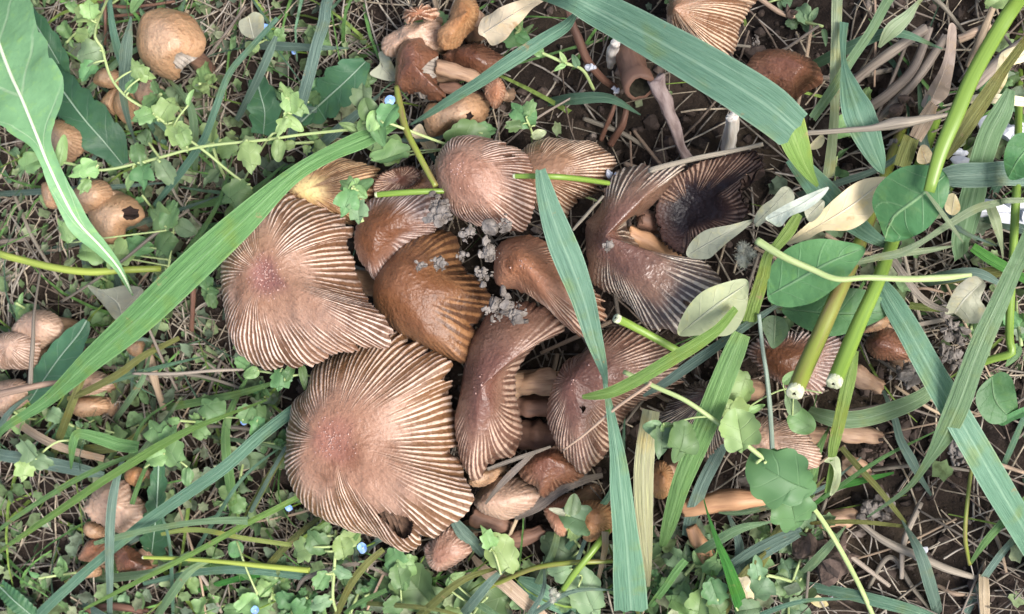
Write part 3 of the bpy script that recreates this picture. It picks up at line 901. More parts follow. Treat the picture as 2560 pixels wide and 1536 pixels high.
# ------------------------------------------------------------------ the ground: soil sheet, fine crumbs, straw, low ground cover
def soil_mat():
    m, nt, p, out = newmat('soil'); g = NT(nt)
    n1 = g.noise(60, 6, .65); n2 = g.noise(420, 5, .7); n3 = g.noise(18, 3)
    c = g.mix((.034, .024, .019), (.009, .0068, .0058), g.step(n1, .35, .65))
    c = g.mix(c, (.10, .08, .068), g.step(n2, .58, .8, 0, .8))
    c = g.mix(c, (.06, .045, .03), g.step(n3, .45, .65, 0, .6))
    g.link(c, p.inputs['Base Color']); p.inputs['Roughness'].default_value = .92; p.inputs['Specular IOR Level'].default_value = .15
    g.link(g.bump(g.math('ADD', n2, n1), .0012), p.inputs['Normal'])
    return m
q = np.linspace(-1, 1, 321)
ax_ = 200 * q + 19800 * np.sign(q) * np.abs(q) ** 9
X, Y = np.meshgrid(ax_, ax_)
near = np.clip(1.4 - np.hypot(X, Y) / 400, 0, 1)
Z = ground_z(X, Y) * (near * .9 + .1)
go = obj('ground', mesh('ground', np.stack([X, Y, Z], -1).reshape(-1, 3), grid_faces(321, 321), soil_mat()))
go['kind'] = 'structure'

CL = [(570, 640), (700, 430), (1050, 330), (1500, 340), (1920, 380), (1960, 560), (1930, 830), (2280, 850), (2250, 1200), (1950, 1310), (1720, 1260), (1480, 1380), (1180, 1420), (960, 1400), (760, 1230), (740, 1000), (600, 920)]
SOIL = [[(1230, -300), (1300, 380), (1900, 420), (2330, 420), (2440, 100), (2500, -300)], [(2080, 1000), (2080, 1330), (1900, 1900), (2700, 1900), (2800, 900)], [(880, -300), (960, 300), (1300, 360), (1350, -300)]]

def greenness(px, py):
    """how thick the low green growth stands here"""
    g = np.ones(np.shape(px)) * 1.0
    g = np.where(px > 1950, .45, g)
    for s_ in SOIL: g = np.where(inpoly(px, py, s_), .10, g)
    g = np.where(inpoly(px, py, CL), 0.0, g)
    g = g * (.55 + .9 * (vn(np.asarray(px) * .006, np.asarray(py) * .006, 31) + .5))
    return np.clip(g, 0, 1)

def scatter(n, accept, margin=800):
    out = []
    while len(out) < n:
        px = rng.uniform(-margin, 2560 + margin, 4000); py = rng.uniform(-margin, 1536 + margin, 4000)
        a = rng.random(4000) < accept(px, py)
        out += list(zip(px[a], py[a]))
    return out[:n]

# crumbs of soil
Vs = []; Fs = []; Cs = []; o = 0
for px, py in scatter(14000, lambda x, y: 1 - .75 * greenness(x, y)):
    p = W(px, py, 0); s = .3 + 2.2 * rng.random() ** 6
    p[2] = ground_z(p[0], p[1]) + .2 * s
    Vs.append(p + ICO[0] * s * rng.uniform(.6, 1.3, 3) * rng.uniform(.8, 1.2, (12, 1))); Fs.append(ICO[1] + o); o += 12
    k = rng.uniform(.25, 1.3); c = np.array((.07, .052, .043)) * k + (rng.random() < .05) * np.array((.1, .09, .08))
    Cs.append(np.tile(c, (12, 1)))
M_CRUMB = col_mat('soil_crumb', .95, bump=.0006)
tag(obj('soil_crumbs', mesh('soil_crumbs', np.vstack(Vs), np.vstack(Fs), M_CRUMB, col=np.vstack(Cs), smooth=False)), 'loose dark crumbs of soil strewn over the ground', 'soil', kind='stuff')

# fine straw thatch
def strands(n, accept, zlo, zhi, lmin, lmax, wmin, wmax, cols, name, label, cat, trans, rise=0.0, margin=800, up=0.0):
    Vs = []; Fs = []; Cs = []; o = 0
    K = 6
    for px, py in scatter(n, accept, margin):
        L_ = rng.uniform(lmin, lmax); a = rng.uniform(0, 2 * np.pi); w = rng.uniform(wmin, wmax)
        z0 = rng.uniform(zlo, zhi); p = W(px, py, z0)
        d = np.array([math.cos(a), math.sin(a)]); bend = rng.normal(0, .25)
        s = np.linspace(-.5, .5, K)
        if up:
            s = np.linspace(0, 1, K)
        cx = p[0] + d[0] * s * L_ - d[1] * bend * L_ * s * s; cy = p[1] + d[1] * s * L_ + d[0] * bend * L_ * s * s
        if up:
            h = rng.uniform(.3, 1) * up
            cz = ground_z(cx, cy) * .5 + h * np.sin(np.clip(s * 2.0, 0, np.pi * .8)) * 1.0
        else:
            cz = ground_z(cx, cy) + z0 + rng.uniform(-rise, rise) * s * L_
        Pc = np.stack([cx, cy, np.maximum(cz, -1)], -1)
        tp = np.linspace(1, .25 if trans else .7, K) if up else np.full(K, 1.0)
        if trans: 
            sd_ = np.array([-d[1], d[0], rng.normal(0, .5)]); sd_ /= np.linalg.norm(sd_)
            G = Pc[:, None] + (sd_[None, None] * (np.array([-.5, 0, .5])[None, :, None] * (w * tp)[:, None, None])); G[:, 1, 2] -= w * .12
            V = G.reshape(-1, 3); F = grid_faces(K, 3)
        else:
            V = tube_grid(Pc, w * .5 * tp, 4).reshape(-1, 3); F = grid_faces(K, 4, True)
        Vs.append(V); Fs.append(F + o); o += len(V)
        c = np.array(cols[rng.integers(len(cols))]) * rng.uniform(.55, 1.3)
        Cs.append(np.tile(c, (len(V), 1)))
    ob = obj(name, mesh(name, np.vstack(Vs), np.vstack(Fs), col_mat(name + '_skin', .75, .25 if trans else 0), col=np.vstack(Cs)))
    return tag(ob, label, cat, kind='stuff')

strands(10500, lambda x, y: .75 - .55 * inpoly(x, y, CL) - .58 * inpoly(x, y, SOIL[0]) - .5 * inpoly(x, y, SOIL[1]), .2, 5.0, 7, 34, .2, .62, [(.29, .255, .205), (.2, .17, .135), (.36, .30, .22), (.24, .215, .185), (.13, .10, .078)], 'straw_thatch', 'tangle of fine dead grass stems lying on the soil', 'straw', False, .12)
strands(1050, greenness, 0, 2, 16, 44, .7, 1.7, [(.09, .19, .055), (.11, .23, .06), (.08, .15, .09), (.16, .24, .05)], 'low_grass', 'thin low green grass filling the sward behind the weeds', 'grass', True, up=14)

# carpet of tiny leaves
def carpet(n):
    Vs = []; Fs = []; Cs = []; o = 0
    for px, py in scatter(n, lambda x, y: greenness(x, y) ** 1.6):
        z = rng.uniform(1.0, 9.0); p = W(px, py, z); s = rng.uniform(.9, 2.6)
        a = np.linspace(0, 2 * np.pi, 12, endpoint=False)
        lob = rng.integers(3, 8)
        r = s * (1 + .22 * np.cos(a * lob + rng.uniform(0, 6))) * np.array([1.0])
        nx = rng.normal(0, .4, 2); th = rng.uniform(0, 6.28); el = rng.uniform(.6, 1)
        x = r * np.cos(a); y = r * np.sin(a) * el
        xr = x * math.cos(th) - y * math.sin(th); yr = x * math.sin(th) + y * math.cos(th)
        ring = np.stack([xr, yr, nx[0] * xr + nx[1] * yr + .18 * s * (np.abs(y) / s)], -1)
        V = p + np.vstack([ring, ring * .5 - [0, 0, .08 * s], [[0, 0, -.12 * s]]])
        F = []
        for k in range(12):
            k2 = (k + 1) % 12
            F += [(k, k2, 12 + k2), (k, 12 + k2, 12 + k), (12 + k, 12 + k2, 24)]
        Vs.append(V); Fs.append(np.array(F) + o); o += 25
        c = np.array([(.18, .26, .115), (.14, .23, .10), (.24, .31, .155), (.15, .2, .13), (.27, .31, .185)][rng.integers(5)]) * rng.uniform(.5, 1.2)
        Cs.append(np.tile(c, (25, 1)))
    return tag(obj('leaf_carpet', mesh('leaf_carpet', np.vstack(Vs), np.vstack(Fs), col_mat('leaf_carpet_skin', .6, .3), col=np.vstack(Cs))), 'carpet of tiny roundish green leaves between the grass stems', 'ground cover', kind='stuff')
carpet(6500)

# ------------------------------------------------------------------ mushrooms of the main clump
GC = 'mushrooms of the dense clump'
mushroom('large fawn pleated cap, highest of the clump, with a sunken grainy middle', 'G', (275, 700), 52,
         [(390, 100), (560, 140), (660, 200), (770, 240), (880, 320), (950, 375), (930, 430), (885, 460), (900, 540), (930, 640), (955, 740), (985, 840), (1060, 930), (1115, 970), (1165, 1080), (1180, 1200), (1070, 1222), (850, 1262), (740, 1295), (640, 1340), (480, 1362), (320, 1350), (170, 1320), (90, 1210), (50, 1000), (30, 820), (40, 640), (65, 520), (115, 400), (190, 290), (290, 190)],
         n=96, mat='big', k=1.0, t0=.27, sharp=1.5, amp=.25, grains=150, dimple=1.6, group=None, base=(1300, 800), sr=3.2, rag=.04, L=28, dropk=1.0)
mushroom('largest ochre-fawn pleated cap with an oval hole eaten near its rim', 'L', (300, 720), 44,
         [(230, 380), (270, 230), (420, 140), (600, 60), (720, 55), (860, 140), (960, 195), (1035, 245), (1050, 320), (1032, 420), (1045, 560), (1078, 650), (1068, 760), (1100, 900), (1122, 980), (1168, 1060), (1140, 1110), (1080, 1180), (980, 1260), (860, 1350), (770, 1395), (700, 1370), (640, 1320), (560, 1292), (400, 1240), (220, 1150), (130, 1020), (85, 880), (90, 760), (85, 640), (105, 480)],
         n=106, mat='big2', k=1.0, t0=.28, sharp=1.5, amp=.25, grains=110, dimple=.9, holes=[('L', [(580, 1160), (640, 1150), (760, 1180), (800, 1230), (780, 1290), (740, 1310), (690, 1270), (640, 1220)])], base=(1300, 600), sr=3.4, gmat=M_GILLP, gd=4.5, L=35, dropk=.95, creases=[(.945, .022, 2.6, .05, .5), (.905, .02, 1.2, .1, .6)])
mushroom('rounded pinkish fawn cap with a small torn slit, beside the chipped green stalk', 'H', (190, 300), 50,
         [(60, 260), (90, 180), (170, 90), (260, 55), (400, 70), (540, 120), (660, 180), (725, 240), (752, 290), (745, 340), (735, 400), (735, 500), (715, 600), (692, 690), (640, 740), (560, 742), (480, 722), (380, 705), (300, 690), (210, 650), (150, 560), (100, 450), (75, 350)],
         n=72, mat='pink', k=1.0, t0=.36, sharp=1.4, amp=.22, grains=26, holes=[('H', [(500, 205), (560, 190), (600, 205), (560, 215)])], base=(700, 500), L=25, dropk=.8)
mushroom('brown pleated cap with a bluish wet sheen, tucked against the rounded pinkish cap', 'H', (730, 330), 37,
         [(670, 150), (740, 100), (840, 72), (1000, 85), (1120, 95), (1220, 150), (1290, 220), (1300, 270), (1265, 340), (1235, 420), (1180, 470), (1080, 510), (1000, 570), (950, 650), (850, 640), (730, 560), (640, 420), (630, 260)],
         n=66, mat='stripe', k=.8, t0=.3, amp=.2, base=(1000, 400))
mushroom('dark chestnut bell cap fading to lilac pleats, beside the streaked bell', 'G', (1080, 400), 40,
         [(965, 370), (1010, 250), (1060, 170), (1180, 120), (1350, 110), (1480, 110), (1570, 200), (1570, 320), (1500, 400), (1420, 450), (1340, 530), (1250, 630), (1190, 720), (1120, 775), (1050, 690), (985, 600), (955, 500)],
         n=52, mat='lilac', k=.9, t0=.42, amp=.22, base=(1500, 500), dropk=.8)
mushroom('streaked orange-brown bell cap with a deep crease and wet crumbs of soil on it', 'G', (1210, 790), 41,
         [(1108, 850), (1130, 740), (1200, 620), (1290, 510), (1400, 420), (1500, 385), (1600, 400), (1665, 450), (1680, 560), (1700, 640), (1770, 700), (1850, 790), (1890, 880), (1850, 960), (1810, 1050), (1790, 1180), (1750, 1330), (1650, 1325), (1540, 1275), (1400, 1195), (1290, 1135), (1210, 1065), (1130, 965)],
         n=46, mat='bell', k=.95, t0=.45, amp=.1, smooth=[(.02, .1)], creases=[(.52, .035, 2.6, .3, .9), (.7, .02, .8, .4, 1), (.36, .02, .7, .4, 1)], base=(1700, 800), gmat=M_GILLD, dropk=.8)
mushroom('golden-yellow lit cap with fine pleats, behind the highest cap', 'B', (400, 1360), 37,
         [(250, 1340), (300, 1260), (400, 1180), (520, 1140), (660, 1128), (800, 1160), (920, 1200), (960, 1240), (930, 1330), (900, 1420), (880, 1540), (760, 1600), (600, 1580), (420, 1500), (330, 1440)],
         n=60, mat='gold', k=.9, t0=.2, amp=.26, base=(900, 1600))
mushroom('small torn brown cap lying open with its dark lining showing, beside the golden cap', 'B', (1090, 1275), 30,
         [(890, 1350), (940, 1250), (1060, 1205), (1160, 1195), (1235, 1255), (1160, 1330), (1060, 1370), (960, 1390)],
         n=36, mat='dark', bowl=6, amp=.25, t0=.2, base=(1150, 1500), sr=1.8)
mushroom('narrow pleated fawn cap showing above the pale cut stalk', 'B', (1340, 1290), 33,
         [(980, 1440), (1060, 1370), (1130, 1330), (1220, 1262), (1330, 1190), (1420, 1200), (1450, 1320), (1420, 1460), (1250, 1500), (1080, 1500)],
         n=52, mat='stripe', t0=.2, base=(1500, 1500))
mushroom('smooth red-brown cap with a frayed pleated skirt, crossed by a tapering blue-green blade', 'H', (650, 960), 44,
         [(462, 930), (480, 850), (540, 790), (640, 765), (760, 788), (870, 850), (980, 920), (1060, 1010), (1130, 1120), (1200, 1205), (1228, 1290), (1215, 1400), (1150, 1480), (1095, 1505), (1010, 1450), (940, 1385), (880, 1315), (800, 1262), (720, 1205), (640, 1160), (560, 1152), (500, 1142), (462, 1080)],
         n=62, mat='rust', k=.8, t0=.4, amp=.36, base=(1000, 1300), grains=14, smooth=[(.05, .17), (.9, .09)], rag=.05, dropk=.8)
mushroom('plum-brown hourglass-shaped cap collapsed across its middle', 'I', (360, 640), 40,
         [(335, 230), (420, 130), (540, 80), (660, 60), (800, 70), (900, 130), (962, 215), (900, 272), (800, 315), (740, 362), (665, 440), (625, 520), (597, 600), (602, 740), (630, 880), (638, 980), (605, 1080), (545, 1165), (480, 1175), (405, 1235), (345, 1305), (285, 1312), (240, 1250), (208, 1120), (188, 950), (192, 850), (232, 680), (246, 560), (268, 440), (298, 330)],
         n=70, mat='dark', k=.8, t0=.36, amp=.22, base=(760, 600), grains=12, smooth=[(.08, .13), (.85, .07)], rag=.04, creases=[(.2, .05, 1.2, .2, .6)], dropk=.75)
mushroom('plum-brown folded cap with a crack, lying under the bright cut grass blade', 'I', (1010, 600), 38,
         [(1065, 408), (960, 470), (893, 600), (858, 700), (828, 820), (838, 930), (878, 1030), (928, 1130), (1000, 1192), (1090, 1262), (1165, 1222), (1235, 1150), (1275, 1070), (1320, 960), (1460, 780), (1640, 690), (1830, 600), (1760, 480), (1700, 380), (1600, 300), (1400, 220), (1250, 240), (1180, 320), (1130, 388)],
         n=84, mat='dark', k=.8, t0=.32, amp=.22, base=(1300, 600), holes=[('I', [(1050, 795), (1085, 785), (1105, 805), (1075, 845)])], grains=10, creases=[(.42, .03, 2.0, .3, .9)], dropk=.6)
mushroom('grey-furrowed saddle-shaped cap with two wings and a shiny wet middle', 'H', (1240, 770), 43,
         [(1100, 680), (1180, 600), (1230, 500), (1270, 380), (1340, 300), (1480, 258), (1650, 270), (1800, 270), (1720, 370), (1630, 500), (1530, 590), (1410, 640), (1392, 700), (1440, 790), (1520, 880), (1640, 940), (1740, 972), (1850, 960), (1940, 954), (2049, 1094), (1990, 1150), (1870, 1320), (1790, 1480), (1680, 1470), (1560, 1440), (1420, 1290), (1300, 1200), (1200, 1150), (1130, 1080), (1112, 940), (1098, 800)],
         n=80, mat='grey', k=.6, t0=.38, amp=.28, smooth=[(.97, .09), (.3, .05)], base=(1500, 900), L=26, dropk=.55, rag=.03, sharp=1.5)
mushroom('upturned cap with an inky blue-black hollow and pleated brown rim', 'J', (230, 470), 24,
         [(180, 200), (350, 110), (560, 78), (720, 58), (772, 110), (770, 170), (690, 195), (612, 240), (592, 340), (622, 420), (655, 480), (630, 545), (560, 575), (400, 610), (270, 680), (200, 780), (100, 740), (30, 640), (-5, 500), (20, 400), (100, 290)],
         n=64, mat='ink', bowl=14, t0=.38, amp=.26, smooth=[(.8, .1)], base=(400, 700), k=.6, rag=.04, gmat=M_GILLD)
mushroom('fine-striped brown cap standing over black soil behind the broad blue-green blade', 'C', (1215, 60), 38,
         [(1185, 190), (1190, 60), (1270, -60), (1450, -140), (1650, -140), (1820, -60), (1815, 0), (1745, 80), (1692, 180), (1662, 300), (1622, 400), (1572, 442), (1520, 422), (1400, 335), (1300, 275), (1225, 245)],
         n=60, mat='stripe', k=.7, t0=.12, amp=.34, base=(1500, 100), sharp=.8, L=24)
mushroom('smooth glossy red-brown cap speckled with soil, beside the twisted blue-green blade', 'D', (280, 480), 27,
         [(-130, 560), (-90, 450), (-20, 375), (130, 352), (280, 388), (390, 445), (445, 530), (440, 600), (350, 645), (260, 705), (200, 745), (60, 680), (-60, 640)],
         n=0, mat='redbrown', k=.9, base=(150, 550), dropk=.8)
# lower and half-hidden ones of the clump
mushroom('smooth tan cap wedged under the plum-brown hourglass cap', 'N', (560, 480), 24,
         [(455, 470), (520, 350), (640, 270), (760, 250), (900, 288), (1010, 350), (1055, 430), (980, 525), (850, 585), (740, 635), (640, 605), (540, 562)], mat='pale', n=0, base=(900, 300), k=.8)
mushroom('little tan cap edge peeping from under the hourglass cap', 'N', (480, 260), 27,
         [(395, 300), (430, 220), (560, 180), (670, 190), (640, 280), (545, 335), (445, 345)], mat='tan', base=(700, 200), sr=1.6)
mushroom('deep red-brown pleated cap in the shade below the cracked cap', 'N', (1100, 90), 27,
         [(830, 200), (900, 110), (1040, 20), (1220, 0), (1330, 80), (1420, 220), (1350, 300), (1200, 345), (1050, 440), (1010, 345), (900, 295)], mat='redbrown', n=34, amp=.12, t0=.5, base=(1200, 0))
mushroom('broken fawn cap fragment under the rim of the largest cap', 'N', (150, 960), 18,
         [(0, 880), (100, 780), (240, 700), (350, 800), (425, 905), (345, 985), (245, 1055), (140, 1092), (40, 1020)], mat='pink', base=(400, 700), creases=[(.3, .05, 1.5, .3, 1), (.75, .04, 1.2, .4, 1)], lump=1.0)
mushroom('smooth orange-brown cap behind the grey-green weed leaf', 'N', (1500, 600), 22,
         [(1375, 560), (1420, 465), (1560, 465), (1670, 530), (1690, 700), (1570, 805), (1430, 815), (1395, 720)], mat='orange', base=(1700, 500))
mushroom('dull brown cap crossed by a grey-green weed leaf', 'N', (1200, 560), 20,
         [(1055, 520), (1200, 430), (1340, 395), (1395, 480), (1385, 610), (1290, 745), (1210, 785), (1130, 695)], mat='rust', base=(1500, 400))
mushroom('bright orange cap glimpsed between two upright blades', 'N', (2110, 260), 24,
         [(1990, 200), (2090, 110), (2190, 190), (2215, 330), (2150, 435), (2050, 445), (1990, 330)], mat='orange', base=(2200, 100))
mushroom('brown cap with a dark smoky middle and pleated rim, under the two cut hollow stalks', 'K', (880, 300), 26,
         [(655, 220), (720, 130), (850, 98), (1000, 88), (1160, 105), (1320, 135), (1300, 300), (1235, 440), (1185, 525), (1080, 535), (920, 475), (800, 405), (690, 305)], mat='lilac', n=56, t0=.5, amp=.34, base=(1200, 300), k=.6, dropk=.5)
mushroom('pale pink-tan cap with fine streaks, beside the scalloped weed leaves', 'K', (690, 850), 24,
         [(615, 800), (680, 708), (840, 698), (1000, 738), (1100, 828), (1172, 950), (1150, 1045), (1020, 1065), (880, 1005), (780, 1015), (700, 965)], mat='pale', n=60, t0=.3, amp=.1, base=(1200, 850), k=.8, dropk=.6)
mushroom('dark coarse-pleated cap half covered by an upright green blade', 'K', (400, 520), 30,
         [(30, 720), (100, 580), (230, 470), (350, 440), (500, 540), (560, 700), (520, 860), (430, 930), (360, 985), (240, 910), (130, 820)], mat='grey', n=60, t0=.15, amp=.34, base=(700, 500), dropk=.7)
mushroom('chestnut cap fragment below the deep green oval leaf', 'K', (1600, 170), 22,
         [(1490, 170), (1560, 85), (1660, 55), (1745, 105), (1840, 260), (1700, 290), (1560, 275)], mat='redbrown', lump=1.0, base=(1800, 300))
mushroom('curled tan cap rim edging the deep green oval leaf', 'K', (1580, 20), 25,
         [(1470, 90), (1530, 10), (1640, -30), (1672, 5), (1640, 55), (1560, 85)], mat='tan', base=(1700, 150), sr=1.6)
# the broken clump by the papery leaf
mushroom('broken red-brown cap with a flaked pale edge and a hollow underneath', 'B', (1170, 450), 27,
         [(1055, 480), (1078, 380), (1130, 298), (1240, 282), (1285, 340), (1342, 380), (1346, 480), (1352, 600), (1425, 692), (1330, 725), (1200, 675), (1100, 665), (1058, 600)], mat='redbrown', base=(1450, 550), holes=[('B', [(1160, 690), (1200, 660), (1280, 680), (1270, 740), (1180, 740)]), ('B', [(1235, 500), (1290, 440), (1360, 400), (1360, 560), (1300, 545)])], rag=.07, gmat=M_GILLG, lump=.9)
mushroom('folded pale pink-brown cap draped behind the broken red-brown one', 'B', (1130, 260), 22,
         [(980, 390), (972, 290), (1050, 228), (1160, 168), (1280, 145), (1360, 150), (1380, 240), (1345, 350), (1260, 380), (1130, 360), (1080, 400), (1030, 410)], mat='pale', base=(1400, 300), k=.7, lump=1.2, creases=[(.35, .05, 1.6, .3, .8)])
mushroom('orange-tan split cap standing on edge beside the papery torn leaf', 'B', (1560, 90), 28,
         [(1450, 70), (1520, -30), (1610, -10), (1655, 80), (1625, 190), (1562, 252), (1502, 322), (1422, 366), (1358, 312), (1368, 230), (1440, 150)], mat='orange', base=(1600, 250), k=.6, lump=1.2, creases=[(.6, .05, 1.6, .3, .8)])
mushroom('curled knuckly scrap of pinkish cap', 'B', (1220, 95), 24,
         [(1108, 105), (1150, 65), (1260, 45), (1345, 78), (1345, 150), (1250, 145), (1150, 165)], mat='rust', n=9, amp=.6, t0=.1, base=(1400, 150), sr=1.5, rag=.1)
mushroom('smooth tan cap with one dark pit, under the slanting thin blade', 'B', (1470, 830), 22,
         [(1258, 810), (1300, 740), (1400, 735), (1550, 675), (1645, 668), (1725, 770), (1692, 865), (1590, 945), (1450, 935), (1345, 995), (1290, 965), (1258, 880)], mat='tan', holes=[('B', [(1555, 815), (1590, 800), (1610, 830), (1580, 865), (1555, 850)])], base=(1650, 750), gmat=M_GILLD)
mushroom('little chestnut cap at the end of the tan broken stem', 'B', (1770, 660), 20,
         [(1695, 620), (1790, 555), (1840, 640), (1805, 745), (1750, 775), (1698, 700)], mat='rust', base=(1850, 650), sr=1.6)
mushroom('dull rust-brown cap scrap in the dark litter behind the broken clump', 'B', (1560, 400), 14,
         [(1400, 420), (1480, 340), (1640, 320), (1780, 380), (1820, 480), (1700, 560), (1520, 520)], mat='redbrown', base=(1700, 450), rag=.12, lump=1.6)
# buttons and small ones in the grass
mushroom('round shiny tan button with a torn grey hollow in its side', 'A', (1180, 300), 30,
         [(1008, 210), (1060, 110), (1150, 63), (1260, 68), (1370, 110), (1432, 200), (1462, 290), (1442, 372), (1372, 442), (1290, 505), (1270, 562), (1180, 565), (1090, 492), (1038, 420), (1008, 310)], mat='tan', base=(1480, 560), stem_mat=M_STEMD, L=20, k=1.0, gmat=M_GILLG, holes=[('A', [(1240, 440), (1255, 390), (1300, 372), (1370, 410), (1425, 405), (1400, 440), (1330, 470), (1290, 500), (1260, 480)])])
mushroom('little tan button half under scalloped weed leaves', 'A', (760, 560), 16, [(668, 580), (700, 508), (780, 488), (862, 520), (862, 602), (800, 635), (700, 612)], base=(850, 600), sr=1.6)
mushroom('small pinkish tan cap behind the dark lance-shaped blade', 'A', (1040, 660), 15, [(950, 660), (1040, 565), (1112, 600), (1142, 690), (1082, 745), (990, 755)], base=(1120, 700), mat='pale', sr=1.6)
mushroom('tan cap folded like a shell under the dark lance-shaped blade', 'A', (890, 740), 18, [(815, 765), (850, 648), (945, 655), (965, 760), (945, 885), (870, 865)], base=(980, 780), sr=1.6)
mushroom('tan cap half cupped against the shell-folded one', 'A', (780, 730), 15, [(715, 745), (790, 655), (855, 638), (835, 800), (790, 815)], base=(880, 760), sr=1.6)
mushroom('tan button with a few dark specks beside the pale midrib of the great leaf', 'A', (440, 990), 26, [(318, 980), (350, 888), (430, 856), (545, 900), (595, 980), (592, 1085), (480, 1172), (380, 1105), (328, 1050)], base=(650, 1050), L=14)
mushroom('sliver of a tan button behind the stalk of the great leaf', 'A', (345, 1390), 16, [(298, 1340), (330, 1298), (400, 1330), (410, 1480), (335, 1475)], base=(450, 1420), sr=1.6)
mushroom('tan speckled button under the notched yellow-green leaf', 'A', (660, 1390), 22, [(525, 1400), (600, 1310), (720, 1285), (795, 1350), (785, 1460), (690, 1530), (580, 1505)], base=(850, 1450), L=13)
mushroom('tan cap with a deep dark hollow facing sideways', 'E', (800, 110), 22, [(638, 100), (700, 35), (800, -35), (930, -25), (1012, 50), (1032, 120), (985, 165), (905, 200), (895, 265), (885, 335), (800, 345), (720, 245)], base=(1050, 180), holes=[('E', [(870, 70), (930, 40), (985, 70), (1000, 120), (930, 150), (880, 130)])], gmat=M_GILLD, L=15)
mushroom('smooth pinkish tan button beside the deep green leaf', 'E', (270, 890), 24, [(88, 930), (180, 818), (290, 783), (402, 820), (452, 890), (442, 985), (360, 1030), (270, 1065), (150, 1010)], base=(550, 950), mat='pale', L=14)
mushroom('pale striped cap with torn dark gills along its rim', 'E', (60, 1040), 27, [(-60, 990), (0, 955), (100, 943), (222, 960), (292, 1030), (272, 1130), (235, 1205), (100, 1208), (0, 1200), (-60, 1120)], mat='pale', n=40, amp=.14, t0=.1, base=(300, 1150), L=14)
mushroom('pale tan cap below the torn striped one', 'E', (70, 1400), 20, [(-50, 1330), (30, 1290), (150, 1280), (212, 1330), (195, 1440), (100, 1505), (0, 1510), (-50, 1420)], mat='pale', base=(300, 1400))
mushroom('small tan button under the tip of a broad green blade', 'E', (980, 1060), 13, [(905, 1050), (960, 1000), (1040, 1010), (1050, 1100), (960, 1120)], base=(1080, 1080), sr=1.5)
mushroom('flat tan cap partly roofed by an olive grass stem', 'E', (640, 1300), 15, [(500, 1330), (560, 1250), (700, 1220), (800, 1280), (760, 1360), (620, 1400), (520, 1400)], base=(800, 1350), mat='pale')
mushroom('tan cap in the litter under the olive grass stem', 'E', (640, 1470), 12, [(500, 1460), (580, 1400), (740, 1410), (790, 1480), (700, 1540), (560, 1540)], base=(800, 1500), mat='tan')
mushroom('cream and tan cap patched with bits of dead leaf', 'M', (740, 720), 20, [(598, 740), (640, 650), (720, 575), (860, 565), (930, 660), (1035, 755), (1022, 835), (905, 925), (800, 915), (715, 865), (635, 805)], base=(950, 800), mat='pale', lump=1.3, rag=.06)
mushroom('small rusty tan cap beside a blue-green upright blade', 'M', (650, 1040), 15, [(555, 1085), (620, 975), (710, 975), (735, 1060), (690, 1115), (600, 1118)], base=(750, 1080), mat='rust', sr=1.6)
mushroom('wrinkled red-brown cap under the toothed leaf tip', 'M', (900, 1110), 15, [(795, 1060), (870, 1005), (965, 1080), (1055, 1150), (1005, 1225), (880, 1235), (818, 1180)], base=(1050, 1130), mat='redbrown', lump=1.5, creases=[(.5, .05, 1.2, .3, 1)])
mushroom('tiny tan cap scrap beneath the small rusty cap', 'M', (620, 1190), 10, [(540, 1190), (590, 1140), (690, 1145), (700, 1210), (630, 1230), (560, 1225)], base=(720, 1190), sr=1.5)
mushroom('tan half cap next to the patched cream cap', 'M', (640, 900), 14, [(580, 900), (610, 840), (700, 870), (730, 940), (680, 960), (620, 950)], base=(750, 900), sr=1.5)
mushroom('orange-brown cap edge above the patched cream cap', 'M', (920, 520), 14, [(860, 520), (900, 470), (980, 470), (1010, 540), (950, 600), (890, 580)], base=(1020, 540), mat='orange', sr=1.5)

# loose and broken stems
def bstem(label, tile, pts, mat, cut=None, hollow=.5, name='broken_mushroom'):
    return stalk(label, tile, pts, mat, None, cut, name=name, cat='mushroom stem', hollow=hollow, pith=mat, rough=.34 if not cut else .12, squash=.8 if not cut else 1, deep=2.2)
bstem('thick tan stem lying level in the dark between the two plum-brown caps', 'I', [(590, 640, 160, 14), (740, 625, 165, 16), (900, 610, 160, 14)], M_STEM)
bstem('brown stem in shadow below the thick level tan one', 'I', [(590, 790, 150, 11), (740, 790, 150, 11), (900, 780, 140, 9)], M_STEMD)
bstem('reddish stem deep in shadow under the cracked cap', 'I', [(610, 990, 190, 8), (750, 1000, 200, 8), (920, 990, 190, 7)], M_STEMD)
bstem('tan stem between the saddle cap and the upturned inky cap', 'H', [(1400, 740, 110, 30), (1560, 830, 130, 26), (1760, 930, 110, 20)], M_STEMO)
bstem('dull tan stem wedged above the one between saddle and inky caps', 'H', [(1480, 640, 130, 26), (1620, 680, 140, 22), (1750, 720, 130, 16)], M_STEMD)
bstem('tan broken stem with a frayed tip poking from the broken clump', 'B', [(1345, 480, 110, 19), (1480, 510, 110, 18), (1640, 570, 100, 14), (1760, 640, 90, 8)], M_STEM)
bstem('brown stem alongside the frayed tan one', 'B', [(1370, 620, 80, 10), (1520, 640, 80, 9), (1700, 690, 70, 5)], M_STEMD)
bstem('long orange-tan stem lying flat across the litter', 'Q', [(330, 200, 220, 12), (620, 130, 250, 13), (1000, 90, 250, 14), (1330, 60, 190, 13)], M_STEMO)
bstem('tan stem under the two cut hollow stalks', 'K', [(1390, 370, 110, 14), (1490, 420, 120, 13), (1600, 480, 90, 9)], M_STEM)
bstem('pinkish tan stem lying beyond the fine-streaked cap', 'K', [(1250, 790, 110, 13), (1420, 820, 120, 12), (1600, 840, 90, 7)], M_STEM)
bstem('short tan stem stub under the curled weed sheath', 'K', [(1330, 1010, 110, 9), (1440, 1050, 120, 8), (1520, 1100, 80, 4)], M_STEM)
